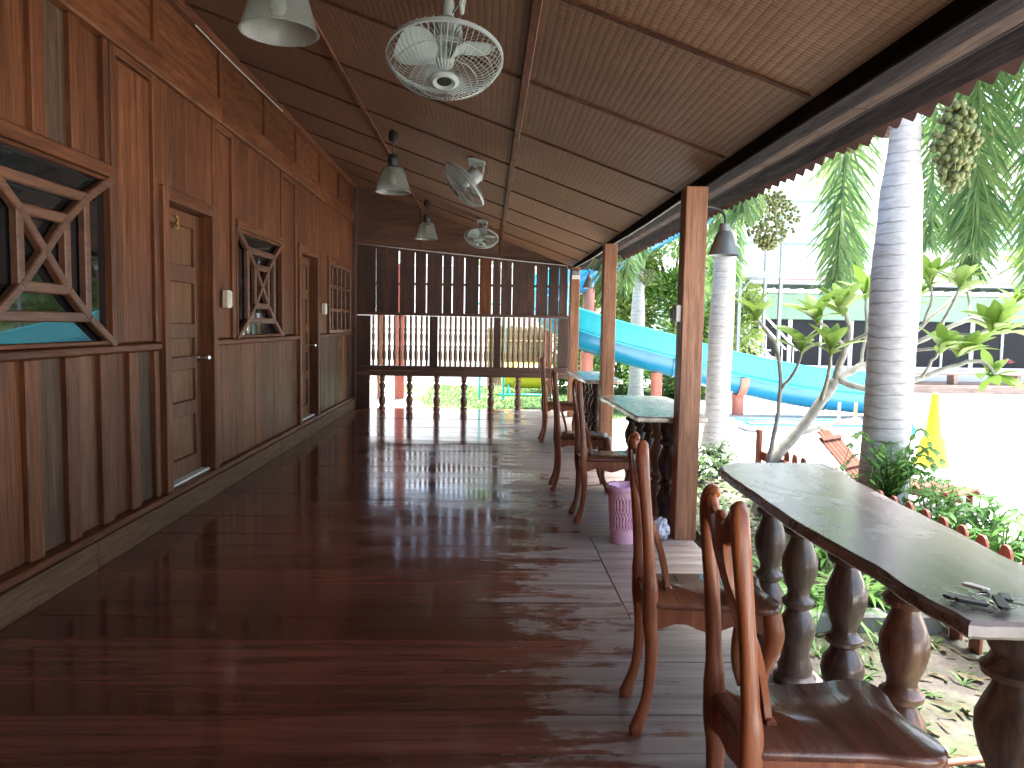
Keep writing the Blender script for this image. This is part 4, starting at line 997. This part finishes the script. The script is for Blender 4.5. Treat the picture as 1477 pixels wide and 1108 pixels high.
pt = thing('plumeria_tree', 'bare branched plumeria tree with bright leaf rosettes behind the slab table', 'tree', (2.2, 5.6, -.08), world=True)
tr = None
for k, (pts, a, b) in BR.items():
    P = catmull(pts, 4); m_ = MB(); n = len(P)
    m_.sweep([p+Vector((random.uniform(-.006, .006), random.uniform(-.006, .006), random.uniform(-.006, .006))) for p in P], [.85*(a+(b-a)*i/(n-1)) for i in range(n)], 9)
    o = ob('trunk' if k == 'A' else 'branch', m_, M['bark'], pt, 180)
lm = [broad_leaf(.235, .10).mesh('leaf', M['plum_leaf'], 180, False), broad_leaf(.20, .082, .3).mesh('leaf', M['plum_leaf'], 180, False), broad_leaf(.27, .10, .4).mesh('leaf', M['plum_leaf'], 180, False)]
random.seed(21)
ends = [(k, 1.0) for k in BR if k not in ('A', 'I')]
for k, s_ in ends:
    P = BR[k][0]; e = Vector(P[-1]); d = (Vector(P[-1])-Vector(P[-2])).normalized(); d = (d+Vector((0, 0, .6))).normalized()
    a0 = random.uniform(0, 6.28); nl = random.randint(10, 13)
    for i in range(nl):
        az = a0+i*2.4+random.uniform(-.4, .4); el = random.uniform(-.1, 1.15)
        dirv = Vector((math.cos(az)*math.cos(el), math.sin(az)*math.cos(el), math.sin(el)))*.85+d*.5
        q = dirv.to_track_quat('X', 'Z'); o = link('leaf', random.choice(lm), pt, e-Vector((2.2, 5.6, -.08))-d*(.008*i)); o.rotation_mode = 'QUATERNION'
        o.rotation_quaternion = q @ Matrix.Rotation(random.uniform(-.4, .4), 3, 'X').to_quaternion(); o.scale = (random.uniform(.75, 1.1),)*3
e = Vector(BR['Cc'][0][-1])+Vector((.06, -.02, .1)); m_ = MB()
for i in range(26):
    a = i*2.4; c_ = e+Vector((.035*math.cos(a)*(i % 5)/4, .035*math.sin(a)*(i % 5)/4, .03*random.random())); leaf_blade(m_, c_, (math.cos(a*1.3), math.sin(a*1.3), .5), (0, 0, 1), .035, .02, .4)
ob('flower_cluster', m_, M['petal'], pt, None, fix=False)

# ================================================================== bushes and trees behind the slide
def foliage(mb, c, rad, n, size, seed, clumps=26):
    rnd = random.Random(seed); cl_ = []
    for i in range(clumps):
        while True:
            p = Vector((rnd.uniform(-1, 1), rnd.uniform(-1, 1), rnd.uniform(-1, 1)))
            if .25 < p.length < 1: break
        cl_.append((Vector((p.x*rad[0], p.y*rad[1], p.z*rad[2])), rnd.uniform(.22, .42)*min(rad)))
    for i in range(n):
        cc, cr = cl_[rnd.randrange(clumps)]; d = Vector((rnd.gauss(0, 1), rnd.gauss(0, 1), rnd.gauss(0, 1))).normalized()
        p = Vector(c)+cc+d*cr*(rnd.random()**.4); dd = (d+Vector((rnd.uniform(-.7, .7), rnd.uniform(-.7, .7), rnd.uniform(-.5, .4)))).normalized()
        s_ = dd.cross(Vector((rnd.uniform(-1, 1), rnd.uniform(-1, 1), rnd.uniform(-1, 1)))).normalized(); L = size*rnd.uniform(.6, 1.3); w_ = L*.42
        mb.add([p, p+dd*L*.5-s_*w_*.5, p+dd*L, p+dd*L*.5+s_*w_*.5], [(0, 1, 2, 3)])
    return cl_
def bush(name, label, loc, rad, n, size, seed, mat='hedge', cat='bush', group='bushes behind the blue slide', ground=GZ):
    t = thing(name, label, cat, (loc[0], loc[1], ground), group); t['_w'] = 1
    m_ = MB(); cl_ = foliage(m_, loc, rad, n, size, seed); ob('crown', m_, M[mat], t, None, fix=False)
    m_ = MB(); m_.sweep([(loc[0], loc[1], ground-.02), (loc[0]+.05, loc[1], (loc[2]+ground)/2), (loc[0], loc[1], loc[2])], [.09, .07, .04], 8)
    for cc, cr in cl_[:9]: m_.sweep([(loc[0], loc[1], loc[2]-rad[2]*.4), Vector(loc)+cc*.55, Vector(loc)+cc], [.035, .022, .008], 5)
    ob('trunk', m_, M['trunk'], t, 180)
bush('leafy_bush', 'low dense green bush under the middle of the blue slide', (2.5, 16.6, .55), (1.1, .8, .75), 6500, .12, 1)
bush('leafy_bush', 'bright green bush beside the pink slide support', (4.1, 16.2, .6), (1.1, .9, .85), 7000, .12, 2)
bush('leafy_tree', 'yellow green leafy tree behind the slim palm trunk and the post', (2.35, 17.4, 2.5), (1.3, 1.1, 1.3), 9000, .14, 3, 'hedge2', 'tree', 'trees behind the blue slide')
bush('leafy_tree', 'tall dark green tree between the post and the slim palm', (4.3, 17.8, 2.6), (1.5, 1.2, 1.7), 11000, .14, 4, 'hedge', 'tree', 'trees behind the blue slide')
bush('leafy_tree', 'light green tree in front of the white house tower', (5.35, 16.8, 1.6), (.8, .8, 1.2), 6000, .12, 9, 'hedge2', 'tree', 'trees behind the blue slide')
bush('leafy_tree', 'broad green tree growing far behind the slide tower', (1.6, 22.5, 3.2), (2.6, 1.5, 2.6), 9000, .2, 5, 'hedge', 'tree', 'trees behind the blue slide')

# ================================================================== ferns, weeds and litter near the tables
def tuft(mb, p, n, L, w_, rnd, bend=.9, up=.9):
    for i in range(n):
        a = rnd.uniform(0, 6.283); leaf_blade(mb, p, (math.cos(a), math.sin(a), up*rnd.uniform(.5, 1.5)), (0, 0, 1), L*rnd.uniform(.6, 1.2), w_*rnd.uniform(.7, 1.2), bend*rnd.uniform(.6, 1.3), 4)
def fern_leaf(L, rnd, rise=1.3):
    mb = MB(); a = rnd.uniform(0, 6.283); d = Vector((math.cos(a), math.sin(a), 0))*rnd.uniform(.45, 1); kz = rnd.uniform(.7, 1.5); L *= rnd.uniform(.75, 1.15)
    pts = catmull([d*L*u+Vector((0, 0, L*(rise*u-.9*rise*u*u*u)*kz)) for u in (0, .2, .4, .6, .8, 1.0)], 2); n = len(pts)
    mb.sweep(pts, [.006*(1-.8*i/n) for i in range(n)], 4)
    for j in range(1, n-1):
        t = (pts[j+1]-pts[j]).normalized(); s_ = t.cross(Vector((0, 0, 1))).normalized(); u = j/n
        for sg in (-1, 1): leaf_blade(mb, pts[j]-s_*sg*.003, s_*sg+t*.6+Vector((0, 0, .15)), (0, 0, 1), L*.36*(1-u*.75), L*.085, .3, 2)
    return mb
rnd = random.Random(31)
def fern_plant(name, label, loc, n, L, rise, mat, cat, group):
    t = thing(name, label, cat, loc, group)
    for i in range(n): ob('frond', fern_leaf(L, rnd, rise), M[mat], t, None, fix=False)
for p, lb in [((2.42, 4.40, -.07), 'leafy green fern at the foot of the thick palm trunk, facing the table'), ((2.72, 4.45, -.07), 'leafy green fern right of the thick palm trunk'), ((2.55, 5.0, -.07), 'leafy green fern just behind the thick palm trunk'), ((2.62, 4.22, -.07), 'leafy green fern close in front of the thick palm trunk'), ((2.85, 4.0, -.07), 'sprawling green fern in front of the thick palm near the pickets'), ((2.55, 3.85, -.07), 'small green fern beside the picket fence'), ((2.46, 4.48, .28), 'leafy fern growing up the thick palm trunk')]:
    fern_plant('fern_plant', lb, p, 22, rnd.uniform(.32, .42), 2.2, 'fern', 'fern', 'ferns around the thick palm')
for p, lb in [((2.2, 7.0, -.05), 'low spotted ground plant at the foot of the slender palm'), ((1.85, 6.7, -.05), 'low ground plant in the bed beside the middle slab table'), ((2.5, 8.2, -.14), 'low ground plant in front of the slender palm trunk')]:
    fern_plant('ground_plant', lb, p, 18, .28, 1.3, 'weed', 'plant', 'low plants by the slender palm')
for p, lb in [((1.72, 3.68, -.05), 'long leaved green plant hanging over the kerb behind the turned legs'), ((1.95, 3.72, -.05), 'strappy green plant on the kerb by the picket fence'), ((1.56, 3.75, -.05), 'long leaved green plant by the kerb end next to the floor edge'), ((2.05, 4.4, -.05), 'tall strappy plant inside the bed by the pickets')]:
    t = thing('strap_leaf_plant', lb, 'plant', p, 'strap leaved plants in the bed')
    for i in range(32):
        m_ = MB(); tuft(m_, (0, 0, 0), 1, .48, .026, rnd, 1.3, 1.0); ob('leaf', m_, M['fern'], t, None, fix=False)
# low weeds: uncountable ground cover
m_ = MB()
for i in range(620):
    x = 1.34+2.0*rnd.random()**1.2; y_ = rnd.uniform(.6, 3.55)
    if rnd.random() < .45 and x > 1.9: continue
    tuft(m_, (x, y_, GZ+.015), rnd.randint(3, 7), rnd.uniform(.03, .085), .014, rnd, .8)
o = ob('ground_weeds', m_, M['weed'], None, None, fix=False); o['kind'] = 'stuff'; o['label'] = 'small green weeds sprouting from the damp soil beyond the floor edge'; o['category'] = 'weeds'
m_ = MB()
for i in range(520):
    x = 1.33+2.0*rnd.random(); y_ = rnd.uniform(.5, 3.55); a = rnd.uniform(0, 6.28); L = rnd.uniform(.03, .09)
    leaf_blade(m_, (x, y_, GZ+.03+rnd.random()*.012), (math.cos(a), math.sin(a), rnd.uniform(-.1, .15)), (0, 0, 1), L, L*rnd.uniform(.15, .45), .1, 2)
for i in range(420):
    x = rnd.uniform(1.5, 3.0); y_ = rnd.uniform(3.7, 7.1); a = rnd.uniform(0, 6.28); L = rnd.uniform(.04, .11)
    leaf_blade(m_, (x, y_, -.045+rnd.random()*.015), (math.cos(a), math.sin(a), rnd.uniform(-.1, .2)), (0, 0, 1), L, L*rnd.uniform(.2, .45), .1, 2)
o = ob('leaf_litter', m_, M['drygrass'], None, None, fix=False); o['kind'] = 'stuff'; o['label'] = 'dry fallen leaves scattered over the soil beside the veranda'; o['category'] = 'leaves'
m_ = MB()
for i in range(420):
    x = rnd.uniform(1.5, 3.0); y_ = rnd.uniform(3.7, 7.2)
    tuft(m_, (x, y_, -.06), rnd.randint(4, 8), rnd.uniform(.05, .14), .014, rnd, .8)
o = ob('bed_weeds', m_, M['weed'], None, None, fix=False); o['kind'] = 'stuff'; o['label'] = 'low green growth covering the raised planting bed'; o['category'] = 'weeds'
m_ = MB()
for i in range(9000):
    x = rnd.uniform(-1.3, 3.6); y_ = 12.0+6.4*rnd.random()
    if x < -1.0-.12*(y_-12)+.2*math.sin(y_*2): continue
    a = rnd.uniform(0, 6.28); leaf_blade(m_, (x, y_, GZ), (math.cos(a)*.5, math.sin(a)*.5, 1), (math.sin(a), math.cos(a), 0), rnd.uniform(.04, .09), .012, .5, 2)
o = ob('lawn_grass', m_, M['weed'], None, None, fix=False); o['kind'] = 'stuff'; o['label'] = 'short bright grass of the lawn beyond the end wall'; o['category'] = 'grass'
# kerb of the planting bed
for k in range(4):
    m_ = MB(); a = 1.34+k*.47; m_.box(a, a+.462, 3.52, 3.63, GZ-.01, -.035+random.uniform(-.006, .006), .012); ko = ob('bed_kerb', m_, M['concrete'], None); ko['kind'] = 'structure'
m_ = MB(); m_.sweep(catmull([(1.36, 2.35, GZ+.045), (1.8, 2.42, GZ+.045), (2.3, 2.38, GZ+.045), (2.9, 2.45, GZ+.045)], 4), .012, 8)
tag(ob('garden_pipe', m_, M['pinkpost'], None, 180), 'thin pinkish pipe lying on the soil beyond the table legs', 'pipe')

# ================================================================== picket fence
fx = 2.25
fe = thing('picket_fence', 'low red brown picket fence with rounded tops along the garden bed', 'fence', (fx, 4.2, GZ), world=True)
pk = [(-.04, 0), (.04, 0), (.04, .515), (.036, .54), (.026, .56), (.012, .57), (-.012, .57), (-.026, .56), (-.036, .54), (-.04, .515)]
m_ = MB(); m_.prism(pk, -.008, .008, .002, Matrix.Rotation(R(90), 4, 'Z') @ Matrix.Rotation(R(90), 4, 'X')); pm = m_.mesh('picket', M['picket'])
yy = 1.2
while yy < 5.95: link('picket', pm, fe, (.02, yy-4.2+random.uniform(-.006, .006), random.uniform(-.012, .006))); yy += .152
for z in (.14, .43):
    m_ = MB(); m_.box(fx-.028, fx+.010, 1.1, 6.0, GZ+z, GZ+z+.075, .004); ob('fence_rail', m_, M['picket'], fe)
for yy in (2.1, 4.35, 6.02):
    m_ = MB(); m_.box(fx-.062, fx-.03, yy-.035, yy+.035, GZ-.02, GZ+.68 if yy > 6 else GZ+.53, .005); ob('fence_post', m_, M['picket'], fe)

# ================================================================== blue slide
def slide():
    t = thing('water_slide', 'curving blue fibreglass water slide on pink supports', 'slide', (3.5, 13.1, GZ), world=True)
    path = catmull([(4.2, 14.3, 3.35), (3.4, 14.2, 2.95), (2.6, 14.05, 2.5), (2.0, 14.0, 2.1), (1.45, 14.05, 1.78), (1.12, 13.85, 1.52), (1.12, 13.5, 1.26), (1.5, 13.28, .98), (2.12, 13.2, .76), (3.2, 13.1, .49), (4.13, 13.0, .25), (5.3, 12.9, .03), (6.4, 12.85, -.08), (6.9, 12.85, -.1)], 5)
    def sw(prof, name, mat, closed=True):
        m_ = MB(); vs = []; fs = []; n = len(prof)
        for i, p in enumerate(path):
            tt = (path[min(i+1, len(path)-1)]-path[max(i-1, 0)]); tt = Vector((tt.x, tt.y, 0)).normalized(); sd_ = Vector((-tt.y, tt.x, 0)); k = .62 if 18 < i < 34 else 1
            for a, b in prof: vs.append(p+sd_*a+Vector((0, 0, b)))
        for i in range(len(path)-1):
            for k in range(n): fs.append((i*n+k, i*n+(k+1) % n, (i+1)*n+(k+1) % n, (i+1)*n+k))
        fs += [tuple(range(n)), tuple((len(path)-1)*n+k for k in range(n))]
        m_.add(vs, fs); return ob(name, m_, M[mat], t, 40)
    lo = [(math.cos(a)*.34, .34-.34*math.sin(a)) for a in [math.pi*k/14 for k in range(15)]]
    li = [(math.cos(a)*.315, .34-.315*math.sin(a)) for a in [math.pi*k/14 for k in range(15)]]
    sw(lo+li[::-1], 'trough', 'slide')
    for sg in (-1, 1):
        sw([(sg*.32, .345), (sg*.375, .33), (sg*.38, .355), (sg*.35, .37), (sg*.41, .69), (sg*.395, .692), (sg*.325, .37)], 'side_wall', 'slide_in')
        sw([(sg*.41+.022*math.cos(a), .705+.02*math.sin(a)) for a in [math.pi*k/4 for k in range(8)]], 'rim', 'slide_in')
    for i in (27, 33, 39, 45, 51, 57):            # flange joints
        if i < len(path)-1:
            p = path[i]; d = (path[i+1]-p).normalized(); sd_ = Vector((-d.y, d.x, 0)).normalized(); m_ = MB()
            m_.sweep([p+sd_*(math.cos(a)*.352)+Vector((0, 0, .34-.352*math.sin(a))) for a in [math.pi*k/12 for k in range(13)]], (.012, .02), 6); ob('flange', m_, M['slide'], t, 180)
    for (x, y_, zt_) in ((1.72, 13.25, .88), (2.95, 13.12, .56), (4.35, 12.98, .21)):
        m_ = MB(); m_.lathe([(.10, GZ-.01), (.10, zt_)], 18, Matrix.Translation((x, y_, 0))); ob('support_post', m_, M['pinkpost'], t, 40)
        if x < 4: continue
        m_ = MB(); m_.sweep([(x, y_+.37*math.cos(a), zt_+.33-.37*math.sin(a)) for a in [math.pi*(.02+.96*k/12) for k in range(13)]], (.022, .07), 6, side=(1, 0, 0)); ob('support_saddle', m_, M['pinkpost'], t, 40)
    for (x, y_, zt_) in ((1.85, 14.05, 2.13),):
        m_ = MB(); m_.lathe([(.11, GZ-.01), (.11, zt_)], 18, Matrix.Translation((x, y_, 0))); ob('support_post', m_, M['pinkpost'], t, 40)
slide()
# run-out basin of a second slide
t = thing('splash_trough', 'shallow pale blue splash trough lying on the paving below the slide', 'trough', (4.65, 11.1, GZ))
m_ = MB(); m_.prism([(-.85, -.2), (-.7, -.32), (.95, -.32), (.95, .32), (-.7, .32), (-.85, .2)], 0, .10, .02); ob('trough_body', m_, M['frame_white'], t)
for y_ in (-.30, .30):
    m_ = MB(); m_.box(-.86, .96, y_-.03, y_+.03, .102, .135, .01); ob('trough_rim', m_, M['slide_in'], t)
m_ = MB(); m_.box(-.88, -.70, -.26, .26, .103, .145, .01); ob('trough_end', m_, M['slide_in'], t)
for x in (.6, .85):
    m_ = MB(); m_.box(x-.02, x+.02, -.02, .02, .1, .42, .003); ob('trough_strut', m_, M['zinc'] if x < .7 else M['tan'], t)

# ================================================================== deck chair, cone, float
t = thing('deck_chair', 'orange slatted wooden lounger with raised back beyond the picket fence', 'lounger', (3.46, 6.8, GZ), rz=R(-52))
bk = Matrix.Translation((0, 0, .15)) @ Matrix.Rotation(R(-46), 4, 'Y')
for k in range(5):
    L = .58-.035*abs(k-2)**1.6; m_ = MB(); m_.box(-.008, .008, .074*(k-2)-.033, .074*(k-2)+.033, 0, L, .004, m=bk); ob('back_slat', m_, M['orange_wood'], t)
for z in (.1, .42):
    m_ = MB(); m_.box(.009, .03, -.185, .185, z, z+.045, .004, m=bk); ob('back_rail', m_, M['orange_wood'], t)
for k in range(9):
    m_ = MB(); m_.box(.02+.1*k, .105+.1*k, -.22, .22, .152, .172, .004); ob('seat_slat', m_, M['orange_wood'], t)
for sy in (-1, 1):
    for x in (.06, .84):
        m_ = MB(); m_.box(x-.025, x+.025, sy*.19-.02, sy*.19+.02, 0, .10, .004); ob('leg', m_, M['orange_wood'], t)
    m_ = MB(); m_.box(-.02, .92, sy*.19-.018, sy*.19+.018, .10, .150, .004); ob('seat_rail', m_, M['orange_wood'], t)
t = thing('yellow_cone', 'tall narrow yellow cone with a flared base on the bright paving', 'cone', (4.98, 8.25, GZ))
m_ = MB(); m_.lathe([(.19, 0), (.19, .02), (.17, .04), (.125, .28), (.095, .33), (.08, .37), (.038, .80), (.025, .815)], 24); ob('cone_body', m_, M['yellow'], t, 35)
m_ = MB(); m_.lathe([(.001, 0), (.06, .01), (.085, .06), (.08, .12), (.045, .18), (.018, .24), (.001, .26)], 18); tag(ob('pool_float', m_, M['teal'], None, 60, (6.0, 10.5, GZ)), 'small teal drop shaped float lying on the bright paving', 'float')

# ================================================================== white house
HY = 20.0
hs = thing('white_house', 'white two storey house with pink trim lines and a long glazed ground floor', 'house', (11.5, HY, GZ), world=True)
def hb(name, x0, x1, y0, y1, z0, z1, mat, c=.01, parent=None):
    m_ = MB(); m_.box(x0, x1, y0, y1, z0, z1, c); return ob(name, m_, M[mat], parent or hs)
hb('wall', 5.6, 22, HY, HY+6, 2.55, 6.4, 'housewall'); hb('wall', 5.6, 22, HY+.9, HY+6, GZ, 2.55, 'housegreen')
for k, z in enumerate((2.66, 3.27, 3.9, 4.5, 5.1, 5.7)): hb('trim_strip', 5.58, 22, HY-.012, HY+.01, z, z+.035, 'houseline', .004)
hb('roof', 5.0, 22.6, HY-.7, HY+6.6, 6.42, 6.6, 'tile')
hb('awning', 5.6, 22, HY-1.2, HY-.014, 2.3, 2.345, 'frame_white')
for k in range(46): hb('awning_rib', 5.65+.355*k, 5.71+.355*k, HY-1.22, HY-.015, 2.347, 2.375, 'frame_white', .005)
hb('fascia', 5.6, 22, HY-.2, HY-.1, 1.62, 2.29, 'housegreen')
for k in range(9):
    x = 6.4+k*1.65; wo_ = link('window', None, hs, (0, 0, 0)); wo_['_w'] = 1
    hb('pane', x, x+1.6, HY+.02, HY+.05, .40, 1.60, 'house_glass', .003, wo_)
    for a in (x-.03, x+.78, x+1.57): hb('frame', a, a+.06, HY-.02, HY+.07, .34, 1.618, 'frame_white', .004, wo_)
    hb('frame', x+.035, x+1.565, HY-.015, HY+.06, .345, .41, 'frame_white', .004, wo_)
hb('wall', 5.6, 22, HY-.02, HY+.8, GZ, .335, 'housewall')
for (x, z) in ((7.7, 3.62), (10.4, 3.62), (13.4, 3.62)):
    wo_ = link('window', None, hs, (0, 0, 0)); wo_['_w'] = 1
    hb('curtain', x, x+1.2, HY-.03, HY-.013, z, z+1.05, 'curtain', .002, wo_)
    for a in (x-.06, x+1.2): hb('frame', a, a+.06, HY-.05, HY-.012, z-.06, z+1.11, 'housegreen', .004, wo_)
    hb('frame', x, x+1.2, HY-.05, HY-.012, z+1.05, z+1.11, 'housegreen', .004, wo_); hb('frame', x, x+1.2, HY-.05, HY-.012, z-.06, z, 'housegreen', .004, wo_)
dk = thing('timber_deck', 'weathered timber deck with plank bench in front of the white house', 'deck', (12, 18.6, GZ), world=True)
for k in range(8): m_ = MB(); m_.box(7.3, 21, 18.25+k*.19, 18.43+k*.19, .02, .05, .004); ob('deck_board', m_, M['deckwood'], dk)
m_ = MB(); m_.box(7.3, 21, 18.24, 18.28, GZ, .018, .004); ob('deck_fascia', m_, M['deckwood'], dk)
for x in (8.4, 10.0, 11.6, 13.2, 14.8): m_ = MB(); m_.box(x-.05, x+.05, 18.4, 18.7, .052, .3, .004); ob('bench_leg', m_, M['deckwood'], dk)
for k in range(2): m_ = MB(); m_.box(8, 15.2, 18.34+k*.22, 18.54+k*.22, .302, .34, .004); ob('bench_plank', m_, M['deckwood'], dk)
st = thing('white_staircase', 'white open staircase with rails beside the steel tower', 'stairs', (6.9, 18.4, GZ), world=True)
for y_ in (18.2, 18.9):
    m_ = MB(); m_.sweep([(6.1, y_, 1.45), (7.5, y_, .0)], (.03, .08), 6, side=(0, 1, 0)); ob('stringer', m_, M['frame_white'], st)
    m_ = MB(); m_.sweep([(6.1, y_, 2.25), (7.5, y_, .85)], .025, 8); ob('handrail', m_, M['frame_white'], st, 180)
    for k in range(4): m_ = MB(); m_.sweep([(6.15+.42*k, y_, 1.4-.43*k), (6.15+.42*k, y_, 2.2-.42*k)], .015, 6); ob('baluster', m_, M['frame_white'], st)
for k in range(8): m_ = MB(); m_.box(6.1+.17*k, 6.36+.17*k, 18.22, 18.88, 1.36-.18*k, 1.39-.18*k, .004); ob('tread', m_, M['frame_white'], st)
tw = thing('steel_tower', 'galvanised steel tower frame with a high platform beside the white house', 'tower', (5.7, 16.2, GZ), world=True)
for x in (5.24, 6.10):
    for y_ in (15.8, 16.7): m_ = MB(); m_.box(x-.035, x+.035, y_-.035, y_+.035, GZ-.01, 3.35, .005); ob('tower_post', m_, M['zinc'], tw)
for z in (2.42, 3.2):
    for y_ in (15.8, 16.7): m_ = MB(); m_.box(5.277, 6.063, y_-.03, y_+.03, z, z+.09, .005); ob('tower_beam', m_, M['zinc'], tw)
m_ = MB(); m_.box(5.28, 6.06, 15.84, 16.66, 2.5, 2.54, .005); ob('platform', m_, M['zinc'], tw)
m_ = MB(); m_.sweep([(5.26, 15.79, 2.1), (5.5, 15.79, 2.42)], .018, 6); ob('brace', m_, M['zinc'], tw)

# ================================================================== yard beyond the end wall
m_ = MB(); m_.box(-9, 1.9, 20.4, 20.6, GZ-.02, 2.9, .02); tag(ob('garden_wall', m_, M['housewall'], None), 'pale rendered wall closing the yard beyond the lawn', 'wall')
for (x, y_, mt, lb, r) in ((-2.02, 14.4, 'orange_wood', 'orange red painted post seen through the left spindle opening', .06), (-1.66, 14.4, 'redpost', 'dark red square post standing on the paving past the end wall', .085), (1.22, 15.2, 'redpost', 'dark red post seen through the right spindle opening', .07)):
    t = thing('yard_post', lb, 'post', (x, y_, GZ)); m_ = MB(); m_.box(-r, r, -r, r, -.01, 2.6, .008); ob('shaft', m_, M[mt], t)
    m_ = MB(); m_.box(-r*1.5, r*1.5, -r*1.5, r*1.5, 0, .06, .008); ob('foot_block', m_, M['concrete'], t)
t = thing('bamboo_screen', 'tan bamboo screen fence seen through the right spindle opening', 'fence', (.8, 18.8, GZ))
for k in range(26):
    m_ = MB(); m_.lathe([(.03, 0), (.034, .5), (.03, .52), (.033, 1.1), (.028, 1.45+random.uniform(-.03, .03))], 8, Matrix.Translation((-.78+.062*k, 0, 0))); ob('bamboo_cane', m_, M['tan'], t, 60)
for z in (.3, 1.1): m_ = MB(); m_.sweep([(-.82, -.05, z), (.82, -.05, z)], .02, 6); ob('cross_cane', m_, M['tan'], t, 180)
t = thing('yellow_drum', 'yellow plastic drum lying on a blue frame on the lawn', 'drum', (.85, 16.2, GZ))
m_ = MB(); m_.lathe([(.2, -.55), (.26, -.53), (.275, -.3), (.29, -.28), (.275, -.26), (.275, .26), (.29, .28), (.275, .3), (.26, .53), (.2, .55)], 28, Matrix.Translation((0, 0, .42)) @ Matrix.Rotation(R(90), 4, 'Y')); ob('drum_body', m_, M['yellow'], t, 35)
for x in (-.4, .4):
    m_ = MB(); m_.sweep([(x, -.36, 0.02), (x, -.22, .24), (x, .22, .24), (x, .36, .02)], .025, 8); ob('cradle', m_, M['teal'], t, 180)
m_ = MB(); m_.sweep([(-.6, -.36, .03), (.6, -.36, .03)], .028, 8); ob('ground_bar', m_, M['teal'], t, 180)
t = thing('swing_frame', 'slim teal painted swing frame standing on the lawn', 'swing frame', (-.1, 15.0, GZ))
for x in (-.05, .42):
    m_ = MB(); m_.lathe([(.022, -.01), (.022, 1.9)], 10, Matrix.Translation((x, 0, 0))); ob('frame_leg', m_, M['teal'], t, 40)
m_ = MB(); m_.sweep([(-.1, 0, 1.9), (.47, 0, 1.9)], .024, 8); ob('frame_bar', m_, M['teal'], t, 180)
m_ = MB(); m_.box(-3.2, -1.15, 12.05, 13.6, GZ, GZ+.10, .01); so_ = ob('paving_step', m_, M['concrete'], None); so_['kind'] = 'structure'

for o in bpy.data.objects:
    if '_w' in o: del o['_w']
